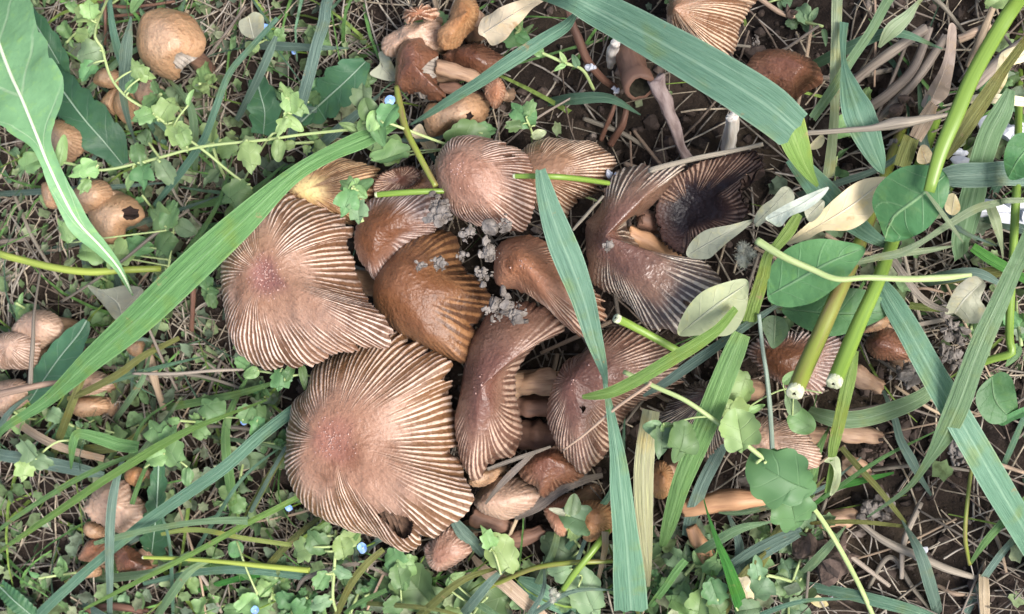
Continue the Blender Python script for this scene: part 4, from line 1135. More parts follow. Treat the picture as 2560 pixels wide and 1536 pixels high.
bstem('tan stem half buried beside black soil below the weed leaf', 'Q', [(1850, 470, 150, 6), (2100, 340, 210, 6), (2400, 300, 190, 3)], M_STEM)
bstem('split red-brown stem stump below the long orange-tan stem', 'Q', [(430, 420, 120, 10), (540, 650, 190, 8), (680, 870, 190, 4)], M_STEMO)
bstem('dark umber stem in the gap under the smooth tan cap', 'N', [(420, 600, 150, 10), (620, 660, 150, 8), (800, 720, 120, 5)], M_STEMD)
bstem('umber stem crossing below the dull brown cap', 'N', [(650, 830, 110, 8), (860, 800, 130, 8), (1050, 720, 110, 6)], M_STEMD)
bstem('white stem standing by the bent broad blade', 'C', [(1630, 830, 85, 26), (1622, 960, 95, 14), (1600, 1090, 100, 0)], M_STEMW)
bstem('short white stem stub beside the open brown tube', 'C', [(800, 300, 85, 20), (780, 390, 105, 14), (760, 470, 60, 8)], M_STEMW)
bstem('open brown tube of a hollow stem with a dark round mouth', 'C', [(880, 300, 150, 10), (900, 430, 190, 16), (965, 610, 220, 22)], M_STEMD, cut='end', hollow=.72)
bstem('withered twisted grey-brown stem hanging from the open tube', 'C', [(1080, 560, 130, 22), (1150, 720, 100, 18), (1220, 900, 75, 12), (1260, 1040, 60, 7), (1310, 1140, 70, 3)], plain_mat('stem_withered', (.34, .27, .25), (.16, .11, .10), rough=.7, stretch=(5, 4, 1)))

# ------------------------------------------------------------------ grass blades one can follow with the eye
blade('long broad mid-green blade slanting across the edge of the highest cap', 'F', [(0, 1045, 18, 26), (110, 970, 34, 32), (220, 870, 62, 40), (330, 775, 82, 46), (450, 660, 88, 52), (580, 540, 76, 56), (700, 430, 44, 56), (790, 375, 40, 52), (880, 335, 46, 46), (960, 300, 14, 40)], 'green', 'start', fold=.1)
blade('very broad blue-green blade bent over at its brown-edged end', 'F', [(1340, -20, 60, 48), (1450, 25, 84, 52), (1600, 105, 96, 56), (1740, 185, 104, 58), (1850, 255, 108, 58), (1915, 310, 96, 57)], 'blue', 'start', fold=.12, rag='end')
blade('light green blade tip folded back from the brown-edged bend', 'F', [(1905, 290, 72, 56), (1925, 350, 66, 54), (1950, 410, 34, 50), (1975, 450, 8, 46)], 'bright', None, fold=.1)
blade('blue-green blade running on from the folded tip under the pale leaves', 'F', [(1915, 380, 40, 40), (1975, 450, 60, 42), (2020, 500, 62, 42), (2090, 560, 40, 42), (2140, 590, 20, 40)], 'blue', None)
blade('tapering blue-green blade with a square tip, lying over the red-brown cap', 'H', [(775, 305, 75, 58), (800, 420, 120, 57), (850, 600, 165, 56), (920, 800, 205, 55), (1000, 1000, 205, 54), (1080, 1220, 175, 53), (1150, 1480, 130, 52), (1215, 1700, 70, 50), (1245, 1830, 22, 48)], 'blue', None, fold=.16, rag='start')
blade('long stiff blue-green blade with a ragged cut foot, pointing at the cracked cap', 'N', [(1830, 1420, 290, 14), (1810, 1100, 275, 24), (1780, 760, 225, 33), (1740, 380, 190, 40), (1710, 60, 135, 44), (1650, -300, 75, 47), (1590, -620, 30, 48)], 'blue', None, fold=.14, rag='start')
blade('half-dry straw-yellow blade with a glassy brown upper end', 'N', [(2010, -330, 150, 35), (1975, -120, 160, 36), (1945, 150, 170, 35), (1940, 420, 165, 32), (1955, 700, 135, 27), (1975, 1000, 80, 19), (1985, 1230, 25, 8)], 'drygreen', None)
blade('upright mid-green blade leaning over the dark coarse-pleated cap', 'K', [(615, 100, 120, 50), (560, 230, 150, 50), (470, 450, 160, 49), (380, 680, 165, 46), (290, 900, 155, 42), (170, 1200, 130, 34), (90, 1480, 100, 20), (40, 1640, 40, 4)], 'green', None, fold=.15)
blade('bright yellow-green cut blade with a pale torn tip', 'I', [(1075, 722, 30, 56), (1170, 712, 62, 57), (1300, 680, 82, 58), (1500, 580, 88, 59), (1700, 460, 92, 60), (1884, 350, 88, 60), (2040, 240, 70, 58), (2170, 90, 50, 54)], 'bright', None, fold=.2, rag='start')
blade('bright green cut strip standing beside the oval leaf', 'J', [(1020, 500, 60, 54), (950, 620, 85, 55), (870, 720, 70, 55), (800, 800, 70, 54), (760, 960, 88, 52), (700, 1150, 95, 50), (670, 1260, 100, 48)], 'bright', None, rag='end', fold=.2)
blade('slender grey-green blade crossing below the pale yellow leaf', 'J', [(900, 1130, 18, 46), (700, 1260, 50, 46), (500, 1400, 60, 45), (300, 1540, 70, 44), (60, 1710, 60, 40), (-90, 1800, 20, 36)], 'blue2', None)
blade('dark slanting thin blade with a pale streak over the pitted tan cap', 'B', [(1160, 890, 14, 26), (1280, 820, 42, 30), (1450, 710, 70, 34), (1660, 580, 84, 37), (1884, 430, 100, 39), (2100, 290, 96, 40), (2260, 190, 84, 40), (2330, 110, 40, 40)], 'blue', None, fold=.3)
blade('twisted blue-green lance blade beside the glossy red-brown cap', 'D', [(600, 160, 60, 26), (592, 300, 45, 30), (600, 450, 40, 34), (640, 620, 130, 38), (700, 800, 215, 40), (780, 1000, 180, 38), (850, 1160, 100, 34), (885, 1245, 12, 30)], 'blue', None, curl=.1)
blade('pale straight blade standing behind the twisted lance blade', 'D', [(552, -20, 70, 20), (545, 250, 68, 26), (535, 550, 68, 28), (530, 850, 62, 26), (490, 1270, 90, 10)], 'pale', 'start')
blade('pale green blade crossing the straight pale one to a cut tip', 'D', [(930, -20, 65, 22), (800, 210, 62, 27), (650, 430, 62, 30), (520, 640, 70, 31), (380, 840, 60, 31)], 'light', 'start', rag='end', fold=.25)
blade('broad pale blade tip pointing down into grey straw', 'D', [(1170, -20, 20, 20), (1050, 120, 75, 22), (940, 220, 100, 22), (850, 340, 20, 18)], 'pale', 'start')
stalk('bright green upright stalk ending in a white foot on the round leaf', 'D', [(1860, -20, 95, 44), (1700, 220, 100, 50), (1520, 540, 100, 56), (1400, 820, 100, 59), (1290, 1080, 92, 60), (1205, 1370, 72, 60)], M_STALK, 'start', cut=None, squash=.5)
blade('olive blade running alongside the bright upright stalk', 'D', [(1800, 420, 60, 30), (1650, 640, 90, 34), (1500, 860, 105, 37), (1400, 1010, 90, 38), (1320, 1130, 40, 38)], 'olive', 'start')
blade('broad light-green blade hanging behind the white chunks', 'D', [(1790, 640, 60, 34), (1740, 780, 130, 34), (1650, 950, 160, 32), (1580, 1160, 160, 29), (1520, 1400, 165, 24), (1450, 1700, 150, 18), (1440, 1830, 120, 10)], 'light', None)
blade('level broad grey-green blade behind the round leaf', 'D', [(1240, 1270, 60, 32), (1400, 1255, 150, 33), (1600, 1250, 158, 33), (1884, 1245, 150, 34)], 'blue2', 'end')
blade('short olive blade end above the round leaf', 'D', [(1080, 990, 110, 26), (1045, 1090, 110, 26), (1010, 1190, 105, 25)], 'olive', None, rag='start')
blade('tan dry sheath above the short olive blade', 'D', [(1240, 740, 70, 16), (1180, 860, 100, 20), (1110, 990, 90, 23)], 'dry', None)
blade('long straight blue-green blade crossing dark soil', 'P', [(190, 640, 60, 42), (260, 760, 120, 44), (380, 960, 140, 46), (500, 1180, 150, 46), (640, 1420, 160, 45), (800, 1700, 165, 42), (1010, 2060, 160, 32)], 'blue', 'end', fold=.12)
blade('broad sunlit blade crossed by a dark shadow band, twisting to a fine tip', 'P', [(1110, 400, 95, 46), (1020, 590, 100, 49), (930, 800, 108, 51), (840, 1000, 120, 52), (760, 1200, 125, 51), (680, 1420, 135, 48), (600, 1600, 120, 44), (500, 1760, 60, 38), (360, 1940, 34, 30), (120, 2110, 12, 20)], 'light', 'start', fold=.1)
blade('curved grey-green blade arching over bare soil below the hollow stalks', 'K', [(1090, 650, 70, 22), (1200, 690, 100, 26), (1320, 715, 112, 28), (1500, 700, 115, 28), (1700, 640, 112, 27), (1884, 560, 100, 24), (2060, 430, 80, 18)], 'light', None)
stalk('thin grey stalk hanging down over the fine-streaked cap', 'K', [(735, -40, 26, 50), (760, 200, 28, 46), (790, 400, 30, 42), (815, 650, 32, 36), (830, 930, 34, 28)], plain_mat('stalk_greyish', (.2, .25, .2), (.14, .18, .14), rough=.5, stretch=(5, 3, 1)), None)
blade('narrow grey blade kinked above bare soil', 'O', [(930, -10, 20, 14), (1000, 160, 42, 18), (1045, 320, 50, 19), (1120, 460, 60, 17), (1170, 560, 40, 12), (1250, 690, 20, 4)], 'blue2', None)
blade('flat slate-coloured wet blade slipping under the upright green one', 'K', [(500, 830, 90, 18), (420, 1000, 90, 18), (330, 1180, 90, 17), (260, 1380, 95, 13), (220, 1540, 70, 6)], 'blue2', None)
blade('bright green leaf sheath hanging from the hollow stalk', 'K', [(1420, 220, 50, 48), (1380, 420, 90, 47), (1330, 640, 85, 45), (1275, 880, 78, 42), (1258, 980, 60, 40)], 'bright', None, fold=.25)
blade('short bright strip in the curled weed sheath', 'K', [(1270, 1000, 48, 36), (1255, 1090, 56, 34), (1235, 1230, 60, 30)], 'bright', None, rag='end')
blade('vivid dark-green pointed blade rising from the shaded litter', 'Q', [(1080, 1500, 170, 14), (960, 1150, 150, 22), (850, 850, 110, 28), (730, 560, 60, 31), (620, 240, 22, 32), (580, 90, 14, 32)], 'vivid', 'start', fold=.3)
blade('folded green blade end beside the slate-coloured one', 'Q', [(360, 830, 90, 14), (250, 960, 95, 14), (120, 1150, 90, 12), (-20, 1330, 80, 9), (-120, 1460, 50, 4)], 'green', None)
blade('dull grey-green blade over the dark hollow below the weed leaf', 'Q', [(1760, 450, 60, 16), (1480, 560, 100, 16), (1150, 730, 110, 14), (900, 900, 105, 11), (640, 1060, 80, 7)], 'blue2', None)
blade('second dull blade close beside the one over the dark hollow', 'Q', [(1740, 520, 60, 13), (1450, 680, 90, 12), (1150, 850, 90, 10), (900, 960, 80, 8), (560, 1170, 60, 5), (420, 1400, 40, 2)], 'blue2', None)
blade('pale curled blade tip reaching out from the weed leaf', 'Q', [(760, 250, 20, 24), (900, 262, 46, 25), (1100, 245, 60, 26), (1350, 190, 60, 27), (1500, 160, 30, 27)], 'light', None)
# left side
blade('long bright green blade crossing the blue-green ones near the patched cream cap', 'M', [(-10, 1062, 26, 18), (200, 910, 45, 24), (450, 740, 58, 28), (700, 570, 62, 31), (900, 445, 64, 32), (1120, 310, 66, 33), (1330, 200, 48, 33), (1560, 110, 28, 32), (1850, 0, 14, 30)], 'bright', 'start', fold=.25)
blade('thin bright blade just behind the long bright one', 'M', [(-10, 905, 30, 16), (250, 720, 40, 22), (500, 570, 42, 26), (720, 460, 40, 27), (960, 370, 30, 26)], 'green', 'start', fold=.25)
blade('long blue-green blade slanting up to the largest cap', 'M', [(270, 1490, 80, 10), (480, 1290, 78, 16), (720, 1080, 70, 20), (980, 870, 84, 24), (1250, 680, 88, 27), (1550, 470, 92, 29), (1800, 250, 90, 28), (2060, 50, 84, 26)], 'blue', 'start', fold=.12)
blade('upright blue-green blade in front of the patched cream cap', 'M', [(760, 1500, 44, 12), (758, 1250, 60, 22), (757, 1000, 70, 27), (768, 780, 72, 29), (795, 600, 62, 29), (850, 410, 30, 26)], 'blue2', 'start')
blade('narrow bright blade pointing at the rim of the largest cap', 'M', [(580, 1450, 22, 16), (850, 1310, 34, 20), (1150, 1160, 38, 23), (1450, 1000, 40, 25), (1720, 850, 44, 26), (1900, 760, 46, 25), (2090, 660, 40, 22)], 'bright', None, fold=.25)
blade('grey-green blade tip folding to white beside the narrow bright blade', 'M', [(650, 995, 30, 25), (820, 950, 48, 27), (1050, 895, 46, 28), (1300, 855, 44, 28), (1520, 835, 50, 28), (1715, 838, 60, 27)], 'light', None)
stalk('pale cut stalk turning yellow-green, lying towards the blue-green litter', 'M', [(990, 1090, 26, 22), (1250, 1100, 30, 22), (1550, 1122, 34, 22), (1800, 1148, 40, 21), (2140, 1180, 44, 19)], M_STALKY, None, cut='start', hollow=.4)
blade('yellow-tipped slender blade under the white-folded one', 'M', [(1115, 932, 26, 16), (1250, 905, 36, 18), (1420, 905, 38, 19), (1700, 960, 36, 18), (2020, 1005, 32, 15)], 'yellow', None)
blade('dark green low blade below the pale cut stalk', 'M', [(990, 1275, 30, 9), (1200, 1225, 44, 12), (1450, 1185, 55, 14), (1750, 1180, 62, 14), (2130, 1230, 50, 12)], 'blue', None)
blade('deep green lower blade curving beneath the dark low one', 'M', [(1370, 1320, 30, 6), (1550, 1265, 42, 9), (1750, 1215, 44, 10), (2000, 1190, 40, 9)], 'vivid', None)
blade('tan dead blade lying across the weeds', 'M', [(-20, 60, 60, 10), (150, 180, 66, 13), (330, 290, 70, 14), (520, 360, 60, 13), (720, 408, 50, 10)], 'dry', 'start')
blade('grey-blue leaf blade low under the lobed weed', 'M', [(-20, 375, 90, 10), (180, 410, 100, 12), (400, 455, 105, 12), (600, 495, 90, 11), (720, 520, 40, 9)], 'blue2', 'start')
blade('folded green weed-stem leaf drooping over the tan dead blade', 'M', [(960, 330, 90, 22), (820, 310, 100, 23), (680, 265, 95, 24), (540, 235, 70, 25), (500, 320, 70, 24), (490, 480, 14, 18)], 'green', None)
stalk('arched yellow-green stalk passing under the great leaf tip', 'E', [(-20, 375, 58, 20), (200, 440, 60, 22), (420, 490, 62, 23), (650, 515, 62, 22), (900, 500, 58, 19), (1150, 490, 50, 14)], M_STALKY, 'start')
blade('olive-green grass stem with a joint near the pale tan caps', 'E', [(480, 1425, 40, 16), (650, 1350, 55, 19), (850, 1240, 58, 21), (1030, 1110, 52, 20), (1280, 985, 36, 14)], 'olive', None, fold=.3)
stalk('thin grey stalk slanting over the hollow tan cap', 'E', [(440, 730, 16, 14), (640, 600, 22, 19), (880, 430, 26, 22), (1100, 250, 28, 24), (1350, 70, 24, 20)], M_STRAW, None)
blade('dark lance-shaped blade in front of small tan caps', 'A', [(970, 1030, 14, 12), (920, 880, 40, 20), (880, 680, 66, 26), (890, 480, 95, 30), (905, 320, 92, 31), (935, 120, 14, 32)], 'blue2', None)
blade('slim blue-green blade bending past the torn button', 'A', [(1100, 1470, 40, 12), (1260, 1270, 62, 17), (1400, 1080, 66, 21), (1470, 960, 60, 23), (1540, 770, 55, 25), (1640, 520, 50, 26), (1800, 330, 44, 25), (1980, 130, 36, 22)], 'blue', None)
blade('blue-green blade broken in the middle, standing in the weeds', 'B', [(575, -20, 84, 16), (540, 160, 92, 20), (490, 320, 86, 23), (440, 520, 92, 24), (390, 700, 90, 22), (330, 900, 80, 16), (290, 1060, 50, 8)], 'blue2', 'start')
blade('short grey-green blade beside the broken blue-green one', 'B', [(200, 260, 30, 22), (150, 380, 66, 22), (80, 540, 70, 20), (0, 700, 60, 16), (-80, 860, 40, 9)], 'blue2', None)
stalk('pale cut stalk with a frayed white end over the lilac pleats', 'G', [(1085, 135, 44, 47), (1250, 122, 46, 47), (1420, 112, 44, 46), (1570, 108, 40, 44)], M_STALK, None, cut='start', hollow=.4)
stalk('slim green stalk with a white ring end resting on the rounded pinkish cap', 'H', [(585, 345, 36, 53), (720, 345, 40, 53), (900, 350, 42, 52), (1080, 368, 40, 47), (1260, 395, 34, 40)], M_STALK, None, cut='start', hollow=.5)
stalk('thin olive stem slanting down to the pale cut stalk', 'B', [(1060, 620, 40, 38), (1085, 760, 56, 41), (1130, 930, 50, 44), (1220, 1110, 46, 46), (1340, 1330, 44, 47)], M_STALKO, None)
stalk('green cut stalk with a white hollow mouth, beside the saddle cap', 'I', [(1315, 160, 64, 59), (1420, 210, 58, 56), (1580, 295, 56, 53), (1760, 395, 52, 51)], M_STALK, None, cut='start', hollow=.3)
stalk('thick olive hollow stalk with a clean white cut mouth', 'K', [(990, 520, 112, 66), (1060, 350, 116, 61), (1160, 130, 112, 56), (1270, -120, 104, 53), (1370, -340, 96, 48), (1460, -560, 90, 40), (1540, -760, 80, 28)], M_STALKO, 'end', cut='start', hollow=.22)
stalk('thick green hollow stalk with a fibrous white cut end', 'K', [(1270, 450, 104, 65), (1350, 260, 108, 60), (1450, 20, 100, 55), (1560, -220, 92, 51), (1640, -420, 88, 46), (1720, -640, 80, 36)], M_STALK, 'end', cut='start', hollow=.25)
stalk('kinked green stalk bent at its joint with a white cut tip', 'P', [(825, 1155, 44, 40), (900, 1130, 44, 41), (1010, 1095, 46, 42), (1000, 1020, 44, 42), (1000, 880, 46, 40), (1020, 500, 44, 38), (1035, 200, 48, 36), (1045, 20, 46, 32)], M_STALK, 'end', cut='start', hollow=.3, n=80)
stalk('slim bright green stalk lying level across the oval leaf to a point', 'J', [(720, 690, 56, 60), (900, 800, 50, 61), (1100, 890, 44, 61), (1290, 965, 40, 61), (1500, 955, 40, 60), (1800, 965, 44, 58), (2050, 955, 46, 56), (2250, 935, 26, 54)], M_CREEP, None)
blade('whitish dry folded strip lying across the round leaf stalk', 'P', [(20, 545, 26, 54), (180, 505, 40, 54), (330, 475, 48, 54), (470, 400, 30, 54), (640, 290, 40, 52), (800, 200, 46, 50), (960, 160, 34, 48), (1100, 150, 30, 46)], 'pale', 'end')
blade('whitish forked strip ending in a thin point above dark soil', 'P', [(330, 478, 40, 54), (460, 465, 34, 53), (560, 450, 24, 52), (650, 435, 8, 51)], 'pale', None)
blade('white sliver laid over the broad light-green blade', 'P', [(480, 95, 14, 58), (560, 200, 26, 57), (640, 310, 26, 56), (710, 410, 8, 55)], 'pale', None)
blade('pale curved dry stem hanging under the level bright stalk', 'P', [(280, 520, 40, 46), (350, 620, 42, 46), (430, 730, 40, 44), (520, 800, 36, 42), (620, 835, 20, 40)], 'drygrey', None)
blade('yellowish stem running beneath the curved dry one', 'P', [(380, 800, 40, 34), (480, 815, 40, 34), (600, 825, 30, 33), (700, 850, 16, 30)], 'yellow', None)
blade('narrow pale blade standing behind the white chunk', 'P', [(880, 180, 60, 22), (915, 280, 60, 24), (945, 400, 34, 20), (960, 510, 14, 10)], 'pale', None)
blade('deep green blade stretching behind the broad shadowed one', 'P', [(770, 440, 50, 20), (860, 500, 60, 18), (980, 570, 60, 15), (1100, 640, 50, 10)], 'vivid', 'end')
blade('low green blade between bare soil and the arching grey-green blade', 'O', [(480, 740, 24, 10), (620, 640, 40, 11), (800, 590, 42, 10), (1000, 540, 14, 6)], 'vivid', None)
blade('yellowing thin stem slanting over the bare soil', 'O', [(650, 370, 34, 14), (780, 520, 40, 15), (900, 650, 36, 14), (1010, 790, 30, 11), (1090, 890, 18, 5)], 'olive', None)
blade('thin green stem arching low over buried tan stem', 'O', [(420, 880, 20, 9), (600, 868, 28, 11), (800, 870, 28, 10), (1090, 900, 20, 5)], 'olive', None)
blade('green forked blade pair meeting over roots', 'O', [(1868, 740, 50, 20), (1720, 880, 50, 22), (1600, 1020, 44, 20), (1510, 1150, 24, 12)], 'green', 'start', fold=.3)
stalk('thin upright stem meeting the forked blade', 'O', [(1505, 1150, 26, 12), (1475, 950, 26, 18), (1500, 650, 24, 20), (1530, 430, 20, 16)], M_STALKO, None)
blade('grey-blue blade crossing behind the forked blade', 'O', [(1840, 930, 40, 10), (1720, 1080, 50, 9), (1600, 1250, 50, 6), (1480, 1480, 50, 2)], 'blue2', 'start')
blade('blue-green blade half buried along the lower litter', 'O', [(430, 1300, 60, 5), (650, 1340, 70, 7), (900, 1400, 80, 8), (1150, 1470, 70, 6), (1350, 1560, 60, 2)], 'blue', 'end')
blade('tan short blade stub beside the fork', 'O', [(1600, 1220, 60, 6), (1605, 1350, 66, 8), (1610, 1500, 60, 5)], 'dry', 'end')
blade('tan dead blade laid along the scalloped weeds', 'N', [(430, 960, 40, 10), (560, 1110, 110, 12), (700, 1190, 130, 13), (860, 1330, 130, 12), (1040, 1500, 120, 8)], 'dry', 'end')
blade('dark blue-green blade under the rim of the largest cap', 'N', [(260, 640, 80, 16), (350, 760, 130, 15), (450, 860, 110, 12), (520, 960, 50, 7)], 'blue2', None)
blade('dark green blade end emerging below the arching stem', 'N', [(830, 1170, 80, 10), (960, 1240, 180, 11), (1100, 1330, 180, 9), (1320, 1480, 120, 4)], 'blue', 'end')
stalk('arching green stem over the scalloped weeds', 'N', [(560, 1235, 50, 10), (750, 1150, 48, 15), (950, 1070, 46, 19), (1150, 1030, 46, 21), (1400, 1010, 46, 21), (1680, 1000, 40, 18)], M_STALKO, None)
stalk('bright green upright stem ending in a white bud', 'N', [(1230, 1250, 50, 22), (1320, 1120, 60, 24), (1450, 960, 62, 24), (1560, 820, 60, 22), (1650, 700, 40, 16)], M_STALK, None)
blade('dry tan sheath standing by the stiff blue-green blade', 'N', [(1600, 740, 60, 24), (1600, 880, 56, 22), (1570, 1040, 44, 18), (1535, 1180, 34, 10)], 'dry', None)
blade('dark thin blade pair bridging shaded caps', 'N', [(560, 190, 30, 34), (750, 120, 36, 34), (950, 50, 34, 33), (1120, -10, 20, 30)], 'drygrey', None)
blade('dark wet blade leaning across the smooth tan cap', 'N', [(540, 500, 20, 27), (640, 370, 44, 31), (760, 240, 60, 33), (900, 110, 44, 33), (1000, 30, 16, 31)], 'drygrey', None)
blade('dark shadowed blade under the deep red-brown cap', 'N', [(800, 620, 60, 12), (1000, 520, 90, 17), (1200, 380, 80, 19), (1400, 290, 70, 18), (1580, 240, 40, 14)], 'drygrey', None)
blade('slim green blade under the weeds below the largest cap', 'R', [(1040, 900, 60, 10), (1160, 650, 70, 15), (1290, 480, 70, 17), (1450, 340, 50, 15)], 'olive', 'start')
blade('narrow green blade pointing out of the lowest weeds', 'R', [(1090, 920, 20, 12), (1250, 820, 50, 15), (1480, 710, 44, 14)], 'green', None)
blade('curved brown dead stem hooped over the weeds', 'R', [(660, 720, 20, 9), (720, 620, 40, 13), (850, 560, 46, 16), (1050, 500, 40, 17), (1250, 480, 36, 16), (1500, 580, 30, 10)], 'drygrey', None)

# ------------------------------------------------------------------ dry stems and straws
def straw(label, tile, pts, mat=M_STRAW, group=None, cat='straw', name='dry_stem'):
    return stalk(label, tile, pts, mat, None, None, name=name, cat=cat, group=group, rough=0 if group else .2)
straw('long thin dry stem with a swollen node, lying across the twisted lance blade', 'D', [(330, 950, 34, 42), (620, 930, 40, 43), (800, 915, 44, 43), (960, 880, 74, 42), (1100, 865, 56, 41), (1340, 820, 30, 36)], M_STRAW)
straw('thin dry stem resting along the top of the upturned inky cap', 'C', [(1850, 1030, 30, 38), (1600, 1085, 30, 40), (1350, 1135, 34, 43), (1100, 1200, 40, 46), (1040, 1220, 44, 46)], M_STRAW)
straw('reddish dry stem leaning under the broad blue-green blade', 'C', [(440, 40, 36, 28), (520, 250, 54, 26), (590, 420, 60, 22), (700, 560, 56, 16), (800, 630, 44, 10)], M_STRAWR)
straw('pair of thin rusty rootlets below the open tube, upper one', 'C', [(810, 690, 30, 9), (760, 830, 34, 8), (690, 1000, 34, 3)], M_STRAWR)
straw('thicker rusty rootlet curving beside the upper one', 'C', [(880, 740, 34, 9), (850, 880, 46, 8), (760, 1030, 50, 3)], M_STRAWR)
straw('grey stick lying in the dark hollow beside the lance blade', 'D', [(660, 590, 60, 6), (830, 450, 62, 9), (1010, 320, 66, 10), (1180, 200, 60, 8)], M_STRAW)
straw('grey stick parallel to the one in the dark hollow', 'D', [(750, 790, 66, 5), (920, 670, 66, 7), (1090, 490, 60, 8), (1210, 200, 50, 7)], M_STRAW)
straw('grey broken stick below the two parallel ones', 'D', [(830, 870, 44, 4), (960, 740, 56, 6), (1120, 560, 60, 7), (1330, 260, 54, 6)], M_STRAW)
straw('tan hollow straw among pale litter', 'D', [(1420, 280, 56, 10), (1520, 240, 60, 11), (1640, 180, 50, 10)], M_STRAWT)
straw('tan straw leaning in the pale litter', 'D', [(1480, 480, 40, 10), (1570, 280, 50, 12), (1660, 60, 44, 12)], M_STRAWT)
straw('stout tan straw behind the bright upright stalk', 'D', [(1520, 620, 70, 10), (1700, 440, 74, 12), (1884, 300, 70, 12)], M_STRAW)
straw('dry brown stem crossing the torn striped cap', 'E', [(215, 1310, 40, 30), (235, 1000, 30, 30), (245, 800, 24, 27), (290, 500, 20, 18)], M_STRAW)
straw('brown dry stem end at the pale tan cap', 'E', [(-10, 1390, 56, 28), (200, 1340, 54, 29), (420, 1300, 36, 26)], M_STRAWT)
straw('tan papery strip standing among grey straw', 'E', [(1060, 1060, 40, 14), (1080, 1180, 80, 15), (1120, 1340, 56, 12), (1170, 1490, 50, 7)], M_STRAWT)
straw('reddish upright dry stalk beside the highest cap', 'E', [(1378, 560, 40, 18), (1375, 740, 40, 15), (1368, 930, 36, 9)], M_STRAWR)
straw('thin pale stem poking from under the broad green blade', 'E', [(1045, 880, 20, 30), (1110, 1030, 22, 24), (1190, 1210, 20, 16), (1265, 1360, 16, 9)], M_STRAW)
straw('straight thin green-grey stem above grey straw', 'E', [(950, 1240, 24, 20), (1250, 1240, 26, 21), (1500, 1220, 26, 20), (1740, 1210, 22, 16)], M_STRAW)
straw('hair-thin pale stem lying on the cracked cap', 'I', [(940, 1100, 14, 40), (1100, 980, 18, 43), (1300, 810, 24, 47), (1540, 640, 26, 52), (1560, 620, 22, 53)], M_STRAWT)
straw('thin bare twig leaning on the saddle cap', 'H', [(1005, 730, 22, 42), (1110, 610, 24, 43), (1225, 485, 20, 43)], M_STRAW)
straw('curved thin rootlet over the buried roots', 'O', [(1290, 1290, 24, 4), (1400, 1345, 26, 6), (1560, 1350, 24, 4)], M_STRAWT)
straw('long pale split stem lying through the roots', 'O', [(760, 860, 30, 8), (930, 990, 46, 9), (1150, 1090, 50, 9), (1350, 1180, 44, 8), (1580, 1250, 30, 4)], M_STRAW)
straw('thin grey root crossing black soil', 'O', [(830, 1310, 26, 3), (930, 1130, 30, 5), (1010, 1120, 30, 5), (1120, 1300, 30, 4), (1240, 1450, 22, 1)], M_STRAW)
for k in range(130):     # countable loose straws over the plot
    (px, py), = scatter(1, lambda x, y: .4 + .6 * (1 - greenness(x, y)) - .42 * inpoly(x, y, CL), 60)
    a = random.uniform(0, math.pi); L_ = random.uniform(90, 320); z = random.uniform(4, 9); w = random.uniform(5, 14)
    dx, dy = math.cos(a) * L_ / 2, math.sin(a) * L_ / 2; bx_, by_ = random.gauss(0, 12), random.gauss(0, 12)
    straw('loose dead grass straw lying in the litter on the soil', 'S', [(px - dx, py - dy, w * .9, z * random.uniform(.3, 1)), (px + bx_, py + by_, w, z), (px + dx, py + dy, w * .7, z * random.uniform(.3, 1))], M_STRAW if k % 3 else M_STRAWT, group='loose straws in the litter')
straw('brown dead stem arching behind the torn button', 'A', [(690, 10, 22, 8), (850, 50, 26, 10), (1050, 40, 24, 10), (1250, 10, 20, 6)], M_STRAWR)
straw('second brown dead stem under the arching one', 'A', [(720, 120, 20, 6), (880, 110, 24, 8), (1040, 90, 20, 7)], M_STRAWR)
straw('upright reddish dead stem by the lobed runner', 'A', [(748, -20, 24, 12), (752, 150, 26, 12), (750, 320, 22, 7)], M_STRAWR)
straw('reddish dead stem bundle curving at the foot of the weeds', 'M', [(560, 1470, 50, 6), (800, 1430, 60, 8), (1020, 1470, 50, 6)], M_STRAWR)
# husks
poly_leaf('grey-brown shrivelled husk hanging in the straw', 'D', [(1150, 740), (1210, 620), (1280, 500), (1320, 380), (1350, 180), (1400, 200), (1395, 400), (1370, 560), (1340, 680), (1260, 750), (1190, 770)], [(1360, 180, 18), (1330, 450, 20), (1230, 700, 14)], 'husk', cup=-.35)
poly_leaf('pale tan twisted dead leaf at the edge of the straw', 'D', [(1690, 480), (1730, 370), (1884, 320), (1960, 360), (1884, 440), (1790, 480), (1750, 600), (1650, 720), (1500, 720), (1640, 640)], [(1900, 380, 20), (1740, 500, 22), (1560, 700, 16)], 'papery', cup=-.25)
poly_leaf('tan dry leaf strip reaching in beside the bright upright stalk', 'D', [(1300, 760), (1440, 710), (1560, 670), (1700, 670), (1900, 700), (1900, 760), (1700, 740), (1500, 740)], [(1900, 730, 26), (1600, 705, 30), (1320, 755, 28)], 'papery', cup=-.2)
poly_leaf('papery torn cream leaf beside the orange split cap', 'B', [(1640, 230), (1660, 120), (1740, 80), (1830, 40), (1960, 0), (2130, -60), (2150, -20), (2040, 60), (1960, 130), (1880, 200), (1820, 290), (1730, 320), (1690, 270)], [(2120, -30, 26), (1900, 100, 32), (1680, 240, 28)], 'papery', cup=-.25, wav=1.2)
poly_leaf('cream scrap of dead leaf against the broken red-brown cap', 'B', [(875, 530), (940, 460), (930, 380), (970, 370), (1020, 420), (1060, 520), (1050, 580), (960, 570)], [(1050, 560, 12), (960, 480, 14), (945, 390, 12)], 'sage', cup=.15)
poly_leaf('yellow curled shred of dead leaf below the thin slanting blade', 'B', [(1170, 960), (1200, 900), (1240, 890), (1280, 960), (1350, 1040), (1330, 1090), (1270, 1080), (1220, 1010)], [(1200, 910, 16), (1300, 1070, 14)], 'papery', cup=.2)
